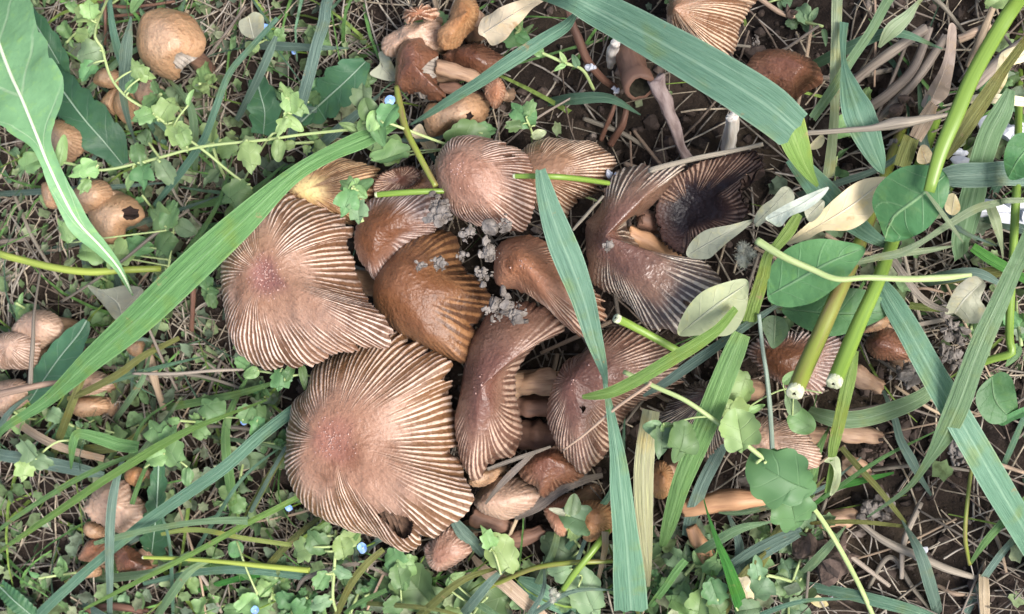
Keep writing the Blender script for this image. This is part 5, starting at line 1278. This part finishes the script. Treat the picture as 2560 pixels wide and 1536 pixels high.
# ------------------------------------------------------------------ larger leaves
wide_leaf('great long pale-ribbed rosette leaf with a winged stalk', 'A', [(-120, -60, 330, 300, 26), (-60, 140, 380, 350, 34), (0, 330, 390, 365, 40), (80, 540, 400, 385, 44), (150, 690, 400, 345, 47), (220, 860, 330, 215, 49), (280, 1010, 120, 90, 50), (330, 1140, 90, 60, 50), (450, 1400, 100, 80, 48), (560, 1590, 90, 95, 44), (720, 1760, 55, 70, 38), (860, 1930, 28, 36, 32), (950, 2110, 8, 8, 26)], 'dande', teeth=.12, tn=7, cup=.12, name='rosette_leaf')
wide_leaf('dark rosette leaf lying under the great pale-ribbed one', 'A', [(330, 480, 90, 90, 14), (450, 650, 150, 140, 18), (600, 850, 200, 160, 20), (740, 1010, 190, 150, 18), (880, 1180, 60, 50, 12)], 'dark', teeth=.2, tn=5, name='rosette_leaf')
wide_leaf('dark rosette leaf edge beside the lobed yellow-green shoot', 'A', [(170, 60, 60, 80, 16), (270, 200, 100, 130, 18), (380, 380, 110, 120, 16), (480, 560, 40, 40, 10)], 'dark', teeth=.2, tn=4, name='rosette_leaf')
wide_leaf('deep blue-green rosette leaf with a pale rib, behind the star-shaped weed', 'B', [(380, 870, 40, 40, 9), (500, 760, 130, 140, 12), (650, 625, 170, 160, 15), (760, 520, 140, 130, 15), (840, 440, 40, 40, 12)], 'dark', teeth=.25, tn=5, name='rosette_leaf')
wide_leaf('dark rosette leaf lying behind the slim bent blade', 'B', [(60, 560, 60, 60, 10), (90, 680, 120, 120, 13), (120, 800, 130, 130, 13), (110, 960, 80, 90, 9)], 'dark', teeth=.2, tn=4, name='rosette_leaf')
wide_leaf('toothed dark leaf standing between blades by the patched cream cap', 'M', [(1100, 420, 40, 40, 20), (1095, 560, 75, 70, 18), (1085, 760, 70, 95, 16), (1070, 900, 130, 110, 13), (1055, 1030, 110, 100, 9), (1050, 1070, 20, 20, 7)], 'dark', teeth=.3, tn=7, name='rosette_leaf')
wide_leaf('deep green oval weed leaf beside the pinkish tan button', 'E', [(620, 860, 30, 30, 22), (560, 960, 90, 90, 22), (430, 1120, 150, 120, 21), (310, 1290, 140, 110, 18), (210, 1440, 50, 50, 14)], 'dark', teeth=.12, tn=6, name='rosette_leaf')
wide_leaf('long grey-green leaf slipping out under the pale rosette leaf', 'M', [(0, 1290, 60, 60, 10), (100, 1390, 80, 70, 12), (230, 1500, 70, 70, 10)], 'dark', teeth=.05, name='rosette_leaf')
poly_leaf('smooth oval green leaf under the level bright stalk', 'J', [(795, 1090), (800, 960), (830, 860), (950, 742), (1130, 682), (1300, 690), (1490, 742), (1440, 850), (1340, 975), (1150, 1120), (1000, 1162), (920, 1165), (830, 1140)], [(1480, 745, 55), (1230, 850, 55), (960, 1000, 53), (810, 1080, 51)], 'oval', cup=.06)
poly_leaf('deep green oval leaf tucked below the smooth oval one', 'J', [(900, 1175), (1000, 1285), (1150, 1352), (1280, 1372), (1480, 1312), (1655, 1212), (1600, 1090), (1400, 1030), (1100, 1080)], [(1660, 1200, 44), (1300, 1210, 46), (910, 1180, 44)], 'ovald', cup=.06)
poly_leaf('round green leaf with a sunlit pale stripe, on a grey stalk', 'J', [(1542, 430), (1570, 320), (1650, 230), (1760, 165), (1900, 150), (2030, 180), (2090, 260), (2085, 370), (2040, 470), (1950, 590), (1840, 660), (1740, 692), (1650, 690), (1590, 560)], [(1620, 740, 50), (1680, 540, 54), (1880, 380, 56), (2080, 210, 56)], 'round', cup=-.04)
poly_leaf('round green leaf entering beside the white chunk', 'D', [(1740, 1150), (1760, 1040), (1810, 970), (1884, 950), (1990, 980), (2030, 1100), (1980, 1220), (1884, 1270), (1780, 1280)], [(1760, 1290, 50), (1850, 1130, 54), (1990, 990, 52)], 'ovald', cup=.06)
poly_leaf('pale yellow-green leaf with a pointed end beside the saddle cap', 'J', [(160, 1362), (200, 1210), (300, 1082), (430, 1010), (640, 965), (660, 1080), (620, 1250), (520, 1365), (330, 1366)], [(650, 1000, 50), (430, 1150, 52), (170, 1355, 49)], 'pale', cup=.06)
poly_leaf('sage-grey dry leaf lying on the rim of the upturned inky cap', 'J', [(218, 765), (270, 680), (370, 612), (540, 578), (690, 540), (620, 620), (520, 700), (440, 770), (370, 822), (240, 812)], [(690, 545, 46), (480, 650, 48), (235, 790, 44)], 'sage', cup=.15)
poly_leaf('cream withered leaf behind the round striped leaf', 'J', [(930, 712), (1130, 530), (1290, 380), (1460, 262), (1645, 238), (1600, 320), (1545, 500), (1392, 612), (1200, 622), (1080, 682)], [(1630, 260, 46), (1350, 470, 49), (950, 705, 47)], 'cream', cup=.08)
poly_leaf('tan withered leaf scrap next to the round striped leaf', 'P', [(610, 130), (660, 110), (695, 200), (650, 245), (600, 210)], [(660, 110, 40), (640, 240, 38)], 'cream', cup=.1)
poly_leaf('small cream leaf scrap by the short olive blade', 'D', [(1120, 1120), (1150, 1040), (1200, 1050), (1240, 1130), (1190, 1170), (1130, 1165)], [(1150, 1045, 28), (1190, 1165, 28)], 'cream', cup=.1)
poly_leaf('white folded leaf sliver pointing over the fuzzy seed head', 'J', [(785, 522), (930, 432), (1100, 352), (1232, 308), (1180, 390), (1080, 470), (960, 520), (890, 592), (820, 565)], [(800, 540, 58), (1000, 450, 62), (1225, 315, 64)], 'white', cup=.2)
poly_leaf('grey-green wilted leaf behind the fuzzy seed head', 'J', [(698, 540), (750, 450), (830, 390), (900, 312), (960, 318), (985, 400), (860, 470), (790, 540), (720, 592)], [(710, 570, 48), (850, 430, 50), (950, 325, 48)], 'sage', cup=.15)
poly_leaf('grey withered leaf shred by the bright strip', 'J', [(1060, 470), (1120, 400), (1200, 410), (1180, 500), (1100, 560)], [(1070, 540, 50), (1190, 410, 50)], 'sage', cup=.2)
poly_leaf('crumpled grey-green withered leaf above dark litter', 'P', [(600, 850), (640, 740), (690, 670), (780, 620), (850, 670), (820, 760), (850, 820), (820, 900), (740, 910), (670, 860)], [(650, 860, 34), (720, 760, 36), (830, 660, 34)], 'sage', cup=.3, wav=1.5)
poly_leaf('round dull green leaf over bare soil beside the crossing blades', 'O', [(1545, 50), (1580, -40), (1700, -130), (1780, -100), (1815, 20), (1820, 130), (1740, 200), (1650, 212), (1580, 150)], [(1790, 190, 26), (1680, 60, 28), (1650, -100, 28)], 'ovald', cup=.05)
poly_leaf('bright green pointed leaf next to the round dull one', 'O', [(1690, 200), (1760, 150), (1868, 100), (1960, 90), (1900, 150), (1800, 190), (1730, 225)], [(1950, 95, 28), (1710, 210, 26)], 'oval', cup=.1)
poly_leaf('cream curled blossom-like scrap beside the vivid blade', 'Q', [(970, 1050), (1040, 1040), (1100, 1030), (1145, 1090), (1130, 1160), (1185, 1250), (1170, 1320), (1070, 1325), (1030, 1200)], [(1000, 1050, 18), (1080, 1180, 19), (1130, 1310, 17)], 'papery', cup=-.2)
poly_leaf('tan dead leaf scrap in the lower litter', 'Q', [(1850, 1260), (1960, 1250), (2060, 1320), (2090, 1380), (1980, 1400), (1880, 1340)], [(1860, 1270, 5), (2080, 1380, 5)], 'cream', cup=.1)
poly_leaf('yellow curled leaflet beside the broken bend of the broad blade', 'D', [(345, 1060), (380, 1010), (440, 960), (462, 1000), (440, 1050), (390, 1070)], [(350, 1060, 26), (455, 975, 26)], 'cream', cup=.2)
poly_leaf('grey-green withered leaf shadowed under the broad green blade', 'E', [(620, 610), (740, 640), (880, 610), (1000, 640), (960, 740), (860, 860), (790, 830), (720, 740)], [(640, 620, 22), (820, 720, 24), (880, 850, 20)], 'sage', cup=-.2)
poly_leaf('tan folded leaf scrap by the torn button', 'B', [(0, 120), (60, 90), (120, 130), (110, 250), (40, 280), (-40, 240), (-60, 160)], [(0, 110, 14), (40, 270, 14)], 'sage', cup=.15)
poly_leaf('curled pale sheath round the bright strip', 'K', [(1200, 1010), (1260, 970), (1310, 1000), (1320, 1130), (1290, 1220), (1240, 1250), (1270, 1100), (1250, 1030)], [(1220, 1000, 36), (1300, 1100, 36), (1250, 1240, 31)], 'pale', cup=-.2)
poly_leaf('dry hollow calyx cup hanging under the oval leaf', 'J', [(760, 1290), (800, 1230), (870, 1230), (930, 1260), (950, 1340), (900, 1420), (830, 1460), (790, 1380)], [(850, 1230, 40), (840, 1450, 38)], 'lobeg', cup=.5)
# ------------------------------------------------------------------ creeping weeds with scalloped leaves
creeper('pale runner with lobed yellow-green leaves beside the great rosette leaf', 'A', [(690, 180, 40), (730, 350, 43), (790, 550, 44), (900, 690, 44), (1070, 800, 42), (1250, 930, 40), (1460, 1080, 37), (1640, 1230, 34), (1800, 1350, 30)], 22,
        [(590, 120, 195, 260), (640, 60, 95, 160), (610, 390, 195, 220, 'scallop', 'lobeg'), (620, 530, 240, 170, 'scallop', 'lobed'), (660, 210, 250, 130), (970, 480, 110, 170), (1030, 530, 340, 170), (950, 610, 60, 120, 'round', 'lobed'), (1190, 760, 60, 240), (1010, 840, 200, 190), (1290, 980, 300, 240), (1360, 690, 75, 130, 'lance'), (510, 40, 130, 130), (1680, 1390, 215, 260, 'lobed', 'lobed')], mk='lobe', ext='start')
creeper('slender runner with notched leaves passing the star-shaped weed', 'A', [(320, 1150, 40), (480, 1165, 42), (720, 1215, 44), (1070, 1145, 45), (1430, 1050, 45), (1884, 1000, 45), (2170, 960, 44), (2560, 920, 43)], 24,
        [(580, 1220, 200, 260, 'lobed', 'lobe'), (600, 1340, 240, 150), (980, 1080, 100, 170, 'scallop', 'lobed'), (1020, 1260, 260, 200, 'lobed', 'lobed'), (240, 1060, 120, 120, 'lobed', 'lobed'), (210, 1170, 200, 220, 'scallop', 'lobed'), (920, 1300, 235, 160, 'lance', 'lobe'), (1190, 1240, 300, 190, 'scallop', 'lobeg'), (1310, 970, 110, 160, 'lobed', 'lobe'), (1790, 1130, 280, 260, 'lobed', 'lobe'), (440, 1060, 80, 260, 'lance', 'lobe'), (2480, 910, 160, 120, 'lance')], mk='lobe')
creeper('star-shaped yellow-green weed shoot above the runner', 'B', [(130, 1010, 44), (220, 950, 46), (270, 830, 48), (290, 700, 48)], 18,
        [(300, 700, 95, 230), (350, 760, 330, 210), (260, 640, 115, 130, 'lance'), (330, 880, 320, 190, 'lance'), (240, 910, 240, 170), (215, 1080, 265, 170, 'round', 'lobe')], mk='lobe', ext='start')
creeper('cluster of green buds and leaflets on the slender runner', 'B', [(700, 930, 43), (820, 880, 46), (930, 850, 48), (1060, 900, 46)], 22,
        [(880, 880, 60, 220, 'round', 'lobed'), (960, 850, 30, 200, 'round', 'lobed'), (860, 780, 110, 180, 'round', 'lobed'), (820, 680, 95, 230, 'lobed', 'lobeg'), (720, 900, 160, 170, 'lance', 'lobe'), (940, 960, 290, 190, 'round', 'lobed'), (1010, 800, 60, 180, 'scallop', 'lobed'), (900, 870, 250, 170, 'round', 'lobe')], mk='lobed', ext='end')
creeper('knobbly green shoot with dark shrivelled leaves lying on the golden cap', 'G', [(985, 330, 47), (950, 220, 48), (935, 110, 49), (905, 30, 48)], 36,
        [(880, 190, 250, 210, 'lobed', 'lobed'), (940, 90, 80, 170, 'round', 'lobe'), (880, 60, 150, 130, 'lobed', 'lobed'), (1010, 60, 40, 140, 'round', 'lobed'), (960, 260, 270, 200, 'lobed', 'lobeg'), (975, 120, 320, 130, 'round', 'lobe')], mk='lobed')
creeper('tiny scalloped sprig growing beside the highest cap', 'E', [(1640, 620, 8), (1540, 630, 14), (1480, 640, 18)], 14,
        [(1470, 580, 110, 110, 'scallop', 'lobed'), (1480, 660, 200, 120, 'scallop', 'lobed'), (1510, 730, 280, 120, 'scallop', 'lobed'), (1530, 650, 350, 90, 'round', 'lobed')], mk='lobed')
creeper('pale runner with a large scalloped leaf over the fine-streaked cap', 'K', [(-230, 370, 50), (0, 480, 51), (200, 570, 51), (380, 690, 50), (580, 840, 48), (780, 1000, 46), (960, 1150, 42), (1090, 1300, 36), (1220, 1480, 28), (1360, 1720, 20), (1500, 2000, 8)], 34,
        [(900, 1130, 330, 430, 'scallop', 'lobed'), (890, 1000, 10, 240, 'lobed', 'lobed'), (980, 1360, 285, 300, 'scallop', 'lobed'), (600, 800, 280, 260, 'scallop', 'lobe') ], mk='lobed', ext='end')
creeper('pale side shoot with folded leaves hanging over the half-dry blade', 'K', [(370, 690, 50), (260, 700, 50), (140, 735, 49), (50, 770, 48)], 14,
        [(40, 870, 265, 230, 'lobed', 'lobeg'), (190, 860, 262, 290, 'lobed', 'lobed'), (-20, 770, 175, 140, 'round', 'lobeg'), (90, 800, 300, 150, 'round', 'lobe')], mk='lobed')
creeper('thin-stalked weed with three toothed leaves under the hollow stalk', 'K', [(1180, 520, 34), (960, 490, 36), (800, 540, 36), (640, 640, 35), (600, 700, 32)], 12,
        [(610, 500, 70, 250, 'scallop', 'lobe'), (540, 640, 160, 190, 'scallop', 'lobe'), (600, 800, 260, 220, 'scallop', 'lobe'), (700, 640, 30, 150, 'lance', 'lobe'), (960, 600, 100, 170, 'round', 'lobeg'), (1050, 730, 330, 220, 'round', 'lobed'), (960, 410, 40, 140, 'lance', 'lobe')], mk='lobe')
creeper('fresh weed with two big toothed leaves beside the arching stem', 'N', [(380, 1010, 2), (480, 860, 10), (540, 860, 16), (620, 930, 20), (680, 1120, 20)], 22,
        [(560, 790, 110, 220, 'lobed', 'lobe'), (700, 960, 300, 360, 'scallop', 'lobe'), (620, 850, 60, 150, 'lobed', 'lobe')], mk='lobe')
creeper('broad toothed weed leaves at the foot of the dead tan blade', 'N', [(420, 1500, 6), (480, 1400, 12), (560, 1320, 15)], 24,
        [(560, 1360, 20, 470, 'scallop', 'lobed'), (60, 1330, 170, 300, 'scallop', 'lobeg'), (240, 1160, 60, 170, 'lance', 'lobe'), (300, 1130, 20, 150, 'lance', 'lobe'), (260, 1480, 200, 260, 'scallop', 'lobe')], mk='lobed')
creeper('dull grey-green weed with creased leaves behind the arching stem', 'N', [(1420, 930, 6), (1300, 770, 14), (1240, 650, 20), (1270, 560, 24)], 26,
        [(1380, 640, 340, 290, 'scallop', 'lobeg'), (1310, 500, 80, 200, 'round', 'lobeg'), (1170, 880, 150, 330, 'scallop', 'lobeg'), (1180, 560, 160, 170, 'lance', 'sage'), (1330, 760, 250, 170, 'scallop', 'lobe')], mk='lobeg')
creeper('dark creased toothed leaf under the white bud stem', 'N', [(1400, 1120, 14), (1380, 1180, 16), (1360, 1240, 16)], 18,
        [(1440, 1310, 290, 420, 'scallop', 'lobeg'), (1200, 1100, 200, 190, 'scallop', 'lobeg')], mk='lobeg', ext='start')
creeper('upright weed with pale stem in the lowest tangle of leaves', 'R', [(1030, 931, 8), (990, 780, 14), (1000, 560, 18), (1015, 330, 20), (1015, 170, 18)], 30,
        [(840, 260, 130, 240, 'scallop', 'lobed'), (900, 150, 40, 200, 'scallop', 'lobed'), (690, 360, 200, 250, 'lobed', 'lobe'), (1080, 340, 280, 200, 'scallop', 'lobe'), (1160, 240, 20, 190, 'scallop', 'lobe'), (880, 640, 240, 180, 'scallop', 'lobed'), (870, 830, 200, 200, 'scallop', 'lobeg'), (1090, 560, 330, 180, 'scallop', 'pale' if False else 'lobeg')], mk='lobe')
creeper('pale green frilled weed around a tiny blue flower', 'R', [(300, 920, 4), (280, 820, 10), (300, 740, 14)], 26,
        [(330, 770, 90, 240, 'lobed', 'lobed'), (170, 740, 150, 220, 'lobed', 'lobed'), (390, 880, 340, 220, 'lobed', 'lobed'), (200, 850, 220, 220, 'scallop', 'lobe'), (60, 890, 180, 180, 'scallop', 'lobed'), (100, 360, 260, 190, 'round', 'lobed')], mk='lobed')
creeper('weed with broad toothed leaves beneath the largest cap rim', 'R', [(1760, 420, 4), (1620, 520, 10), (1560, 470, 14)], 20,
        [(1560, 420, 100, 220, 'scallop', 'lobed'), (1680, 490, 0, 200, 'scallop', 'lobe'), (1600, 610, 280, 240, 'scallop', 'lobed'), (1800, 740, 310, 520, 'scallop', 'lobed'), (1520, 860, 200, 200, 'scallop', 'lobed'), (2300, 820, 20, 420, 'lobed', 'lobe')], mk='lobed')
creeper('dark-leaved weed in the shade beside the vivid blade', 'Q', [(1760, 1140, 4), (1560, 1060, 9), (1300, 1000, 12), (1160, 960, 12)], 40,
        [(1620, 960, 120, 270, 'scallop', 'lobeg'), (1600, 1100, 200, 340, 'scallop', 'lobed'), (1220, 920, 100, 300, 'lobed', 'lobeg'), (1260, 1180, 240, 360, 'lobed', 'lobeg'), (1740, 640, 100, 300, 'round', 'lobeg')], mk='lobeg')
creeper('light green lobed weed low beside the folded blade end', 'Q', [(300, 1500, 4), (440, 1380, 10), (560, 1290, 14), (760, 1270, 16), (900, 1240, 16)], 30,
        [(290, 1350, 150, 330, 'lobed', 'lobe'), (520, 1400, 260, 340, 'scallop', 'lobe'), (700, 1180, 110, 300, 'scallop', 'lobed'), (760, 1430, 300, 330, 'lobed', 'lobed'), (330, 1210, 90, 220, 'scallop', 'lobed'), (1130, 1420, 10, 280, 'scallop', 'lobeg')], mk='lobe')
creeper('lobed grey-green leaves on a thin stem over the grey-blue blade', 'M', [(480, 280, 18), (400, 290, 20), (320, 340, 22), (230, 440, 22)], 18,
        [(180, 320, 130, 230, 'lobed', 'lobeg'), (300, 430, 340, 190, 'scallop', 'lobeg'), (170, 500, 260, 180, 'lobed', 'lobe')], mk='lobeg')
creeper('bright toothed leaves between crossing green blades', 'M', [(1000, 470, 24), (1100, 400, 27), (1200, 300, 28)], 18,
        [(1080, 220, 130, 250, 'lobed', 'lobed'), (1170, 240, 60, 180, 'lobed', 'lobed'), (1200, 400, 290, 270, 'lobed', 'lobed'), (1070, 400, 200, 150, 'scallop', 'lobe'), (1290, 540, 265, 150, 'round', 'lobed')], mk='lobed')
creeper('weed sprig with fine leaves next to the largest cap', 'M', [(1560, 120, 22), (1700, 130, 25), (1790, 160, 25), (1900, 130, 22)], 14,
        [(1460, 60, 140, 220, 'lobed', 'lobed'), (1580, 160, 290, 130, 'lance', 'lobe'), (1790, 110, 100, 170, 'scallop', 'lobed'), (1800, 220, 280, 170, 'scallop', 'lobed'), (1720, 80, 60, 140, 'scallop', 'lobed')], mk='lobed')
creeper('toothed bright weed leaves under the rim of the highest cap', 'G', [(700, 1450, 26), (560, 1420, 30), (440, 1430, 31), (300, 1400, 30), (180, 1390, 27)], 18,
        [(470, 1400, 60, 140, 'scallop', 'lobed'), (400, 1470, 260, 200, 'lobed', 'lobed'), (570, 1440, 280, 200, 'lance', 'lobed'), (190, 1410, 200, 130, 'round', 'lobe'), (120, 1330, 150, 120, 'scallop', 'lobed')], mk='lobed')
creeper('curled bluish weed leaves draped by the olive hanging stem', 'E', [(1180, 620, 14), (1240, 200, 20), (1180, 220, 24)], 18,
        [(1130, 120, 150, 230, 'lobed', 'lobed'), (1230, 90, 60, 220, 'scallop', 'lobed'), (1150, 330, 230, 260, 'lobed', 'lobed'), (960, 320, 170, 220, 'scallop', 'lobed'), (820, 390, 180, 230, 'scallop', 'lobe'), (640, 370, 170, 260, 'scallop', 'lobe'), (460, 210, 120, 220, 'lobed', 'lobe'), (1330, 210, 330, 170, 'round', 'lobeg')], mk='lobed')
creeper('toothed green leaf patch behind the smooth pitted cap', 'B', [(1500, 1060, 22), (1560, 980, 24), (1640, 950, 24)], 16,
        [(1690, 940, 20, 180, 'scallop', 'lobed'), (1520, 1010, 200, 330, 'scallop', 'lobed'), (960, 1060, 160, 320, 'lobed', 'lobe'), (1000, 1130, 200, 260, 'scallop', 'lobe')], mk='lobed')
creeper('pale sprig with tiny blunt leaves above the dark litter', 'C', [(220, 360, 34), (320, 400, 34), (430, 450, 33), (560, 500, 30), (640, 640, 22)], 24,
        [(420, 410, 120, 90, 'lance', 'lobe'), (400, 480, 210, 100, 'lance', 'lobe'), (510, 430, 110, 110, 'lance', 'lobeg'), (240, 370, 160, 90, 'round', 'lobe')], mk='lobe')
creeper('small green weed behind the bluish-sheened cap', 'C', [(200, 1000, 20), (190, 920, 24), (160, 850, 26)], 16,
        [(130, 820, 140, 240, 'lobed', 'lobed'), (190, 760, 70, 150, 'lobed', 'lobed'), (250, 960, 20, 110, 'round', 'pale'), (60, 900, 190, 150, 'lobed', 'lobed')], mk='lobed', ext='start')
creeper('green sprout under the papery torn leaf', 'B', [(1960, 260, 14), (1930, 180, 20), (1930, 120, 24)], 24,
        [(1930, 130, 90, 190, 'lance', 'lobe'), (1990, 220, 40, 130, 'lance', 'lobed'), (1890, 260, 200, 170, 'scallop', 'lobed'), (1960, 270, 330, 120, 'round', 'lobed')], mk='lobed')

# fuzzy seed head, white bud, soil on the caps, white chunks, flowers
def fuzzy(label, tile, x, y, z, size, n=420):
    b = W(*T(tile, x, y), z); s = size * TILES[tile][2] * px2mm(z)
    root = empty('fuzzy_seed_head', b); tag(root, label, 'seed head')
    r_ = np.random.default_rng(5)
    Lc = [np.array([r_.normal(0, .16), r_.normal(0, .26), r_.normal(0, .08)]) * s for _ in range(6)]; Lr = [s * r_.uniform(.14, .26) for _ in range(6)]
    V = np.vstack([c + ICO2[0] * q_ * r_.uniform(.8, 1.2, (len(ICO2[0]), 1)) for c, q_ in zip(Lc, Lr)]); F = np.vstack([ICO2[1] + k * len(ICO2[0]) for k in range(6)])
    obj('seed_core', mesh('seed_core', V, F, M_FUZZ), root)
    Vs = []; Fs = []; o = 0
    for q_ in range(n * 3):             # matted wool: short bent strands over the lumps
        k = r_.integers(6); d = r_.normal(0, 1, 3); d /= np.linalg.norm(d); p = Lc[k] + d * Lr[k] * .95
        w_ = d * .07 * s + r_.normal(0, .07 * s, 3); w2 = w_ + r_.normal(0, .06 * s, 3); sd_ = np.cross(w_, [.3, .2, .9]); sd_ /= np.linalg.norm(sd_) + 1e-6
        Vs.append(np.array([p - sd_ * .05, p + sd_ * .05, p + w_ * .6 + sd_ * .04, p + w_ * .6 - sd_ * .04, p + w2])); Fs.append(np.array([(0, 1, 2), (0, 2, 3), (3, 2, 4)]) + o); o += 5
    h = obj('seed_hairs', mesh('seed_hairs', np.vstack(Vs), np.vstack(Fs), M_FUZZ), root); h['kind'] = 'stuff'
fuzzy('woolly whitish seed head beside the oval leaf', 'J', 640, 800, 46, 135)
fuzzy('small frayed white bud at the tip of a bright stem', 'N', 1150, 1310, 20, 110, 120)
for i, (t_, x, y, z, s, l, lab) in enumerate([
        ('H', 60, 610, 47, 170, 9, 'grey crumbly soil lump lodged beside the rounded pinkish cap'),
        ('H', 20, 540, 46, 110, 6, 'small grey soil crumb above the lodged lump'),
        ('H', 260, 760, 47, 120, 7, 'pale grey soil lump in the dark gap between caps'),
        ('H', 400, 720, 49, 130, 4, 'smooth rounded grey stone-like clod under the rounded pinkish cap'),
        ('H', 520, 690, 48, 110, 6, 'flaky grey soil crust at the corner of the rounded pinkish cap'),
        ('H', 210, 910, 44, 80, 5, 'little pale soil knob on a thread of root'),
        ('H', 400, 900, 46, 140, 9, 'tall crumbly grey soil heap beside the smooth red-brown cap'),
        ('H', 370, 1040, 45, 120, 8, 'crumbly grey soil below the tall heap'),
        ('H', 470, 1290, 43, 200, 9, 'wet grey soil patch smeared on the hourglass cap'),
        ('H', 580, 1330, 43, 170, 8, 'flaky brown-grey crust beside the wet soil patch'),
        ('G', 1400, 640, 43, 80, 5, 'thin grey soil smear on the streaked bell cap'),
        ('G', 1540, 625, 43, 120, 7, 'glistening soil crumbs at the edge of the streaked bell cap'),
        ('H', 1260, 840, 46, 90, 5, 'shiny wet crumb in the middle of the saddle cap'),
        ('P', 380, 1230, 12, 170, 8, 'porous grey-brown soil lump behind the crossing blades'),
        ('P', 650, 940, 12, 150, 7, 'bluish grey crumbly soil under the withered leaf'),
        ('P', 640, 1120, 8, 130, 7, 'grey soil crumbs beside the long straight blade'),
        ('O', 1440, 400, 10, 170, 9, 'pale grey rooty soil lump near the arching blade'),
        ('O', 920, 400, 8, 150, 6, 'dark grey-brown soil lump at the end of the pinkish stem'),
        ('O', 560, 1120, 7, 420, 7, 'big black-brown soil lump beside the weed runner'),
        ('O', 880, 780, 5, 220, 6, 'grey-brown soil lump among the roots'),
        ('D', 220, 60, 6, 90, 3, 'small light brown soil cube in the dark hollow'),
        ('D', 960, 1010, 8, 110, 3, 'tan gritty lump under the thin dry stem'),
        ('D', 1030, 740, 9, 180, 3, 'rounded grey-brown clod among grey sticks'),
        ('C', 1800, 300, 6, 90, 3, 'tan soil bit in the black hollow beside the fine-striped cap'),
]):
    clod(lab, t_, x, y, z, s * .82, l, seed=i, mat=M_CLOD if i not in (18, 17, 20, 22) else M_CLODB, solid=i in (3, 18, 20, 21, 22))
for (t_, x, y, z, s, lab) in [('P', 990, 230, 14, 260, 'large white plaster chunk behind the kinked stalk'), ('D', 1820, 900, 12, 260, 'white plaster chunk above the round leaf at the edge'), ('D', 1440, 1100, 10, 130, 'small white chunk beside the broad light-green blade'), ('C', 605, 490, 24, 70, 'tiny white glassy chip on the reddish stem'), ('C', 800, 640, 15, 60, 'pinkish white chip at the mouth of the brown tube'), ('O', 1180, 1090, 3, 110, 'bluish white flake under the split stem'), ('O', 600, 1330, 2, 90, 'pale blue flake in the lower litter'), ('H', 1300, 330, 30, 70, 'pale bluish flake beside the bluish-sheened cap')]:
    clod(lab, t_, x, y, z, s * .8, 4, mat=M_WHITE, solid=True, name='white_chunk', cat='chunk', flat=.45, seed=int(x))
for a in [('R', 1265, 325, 17, 120), ('R', 285, 895, 17, 90), ('B', 125, 200, 12, 70), ('B', 1010, 715, 20, 90), ('E', 885, 1035, 10, 60), ('M', 1690, 150, 13, 60), ('B', 330, 370, 10, 50), ('M', 2000, 745, 10, 60)]:
    flower(*a)

# ------------------------------------------------------------------ many small weeds and thin blades in the sward
def make_weed(seed, mk, kd):
    r_ = random.Random(seed)
    root = empty('small_weed', (0, 0, 0))
    tag(root, 'small weed with scalloped green leaves growing low in the sward', 'weed', 'small scalloped weeds in the sward')
    h = r_.uniform(7, 17); lean = np.array([r_.uniform(-8, 8), r_.uniform(-8, 8), 0])
    tq = np.linspace(0, 1, 8)[:, None]
    Pc = tq * np.array([0, 0, h]) + lean * tq ** 2
    obj('stem', tube_mesh('stem', Pc, .4, M_CREEP, (0, 0, 0), 6), root)
    for k in range(r_.randint(5, 8)):
        t = r_.uniform(.35, 1); p = np.array([0, 0, h]) * t + lean * t * t
        a = k * 2.4 + r_.uniform(-.4, .4)
        d = np.array([math.cos(a), math.sin(a), r_.uniform(-.1, .5)])
        leaf_child(root, np.zeros(3), p + d * .6, d, np.array([r_.uniform(-.4, .4), r_.uniform(-.4, .4), 1]), r_.uniform(2.4, 7.0) * (1.1 - .3 * t), mk, kd if r_.random() < .7 else r_.choice(['lobed', 'scallop', 'round', 'lance']))
    return root
def copy_tree(o, parent=None):
    c = o.copy(); C.objects.link(c); c.parent = parent
    for ch in o.children: copy_tree(ch, c)
    return c
protos = [make_weed(s, m, k) for s, (m, k) in enumerate([('lobe', 'lobed'), ('lobeg', 'scallop'), ('lobed', 'scallop'), ('lobed', 'lobed'), ('lobeg', 'lobed'), ('lobe', 'scallop')])]
spots = scatter(200, lambda x, y: greenness(x, y), 320)
for i, (px, py) in enumerate(spots):
    o = protos[i] if i < len(protos) else copy_tree(protos[i % len(protos)])
    p = W(px, py, 8)
    o.location = Vector((p[0], p[1], float(ground_z(p[0], p[1])) - .5)) * MM
    o.rotation_euler = (random.uniform(-.2, .2), random.uniform(-.2, .2), random.uniform(0, 6.28))
    s_ = random.uniform(.6, 1.2); o.scale = (s_, s_, s_)
kinds = ['blue2', 'green', 'blue', 'light', 'blue2', 'olive']
for i, (px, py) in enumerate(scatter(110, greenness, 120)):
    a = random.gauss(.75, .7); L_ = random.uniform(180, 480); w = random.uniform(10, 30); z = random.uniform(9, 21)
    dx, dy = math.cos(a) * L_, -math.sin(a) * L_; b_ = random.uniform(-.18, .18)
    blade('narrow green grass blade low in the sward', 'S', [(px, py, w * .8, 0), (px + dx * .3 - dy * b_ * .6, py + dy * .3 + dx * b_ * .6, w, z * .75), (px + dx * .65 - dy * b_, py + dy * .65 + dx * b_, w * .8, z), (px + dx, py + dy, 3, z * .7)], kinds[i % 6], None, group='narrow blades low in the sward', fold=.25, n=18)
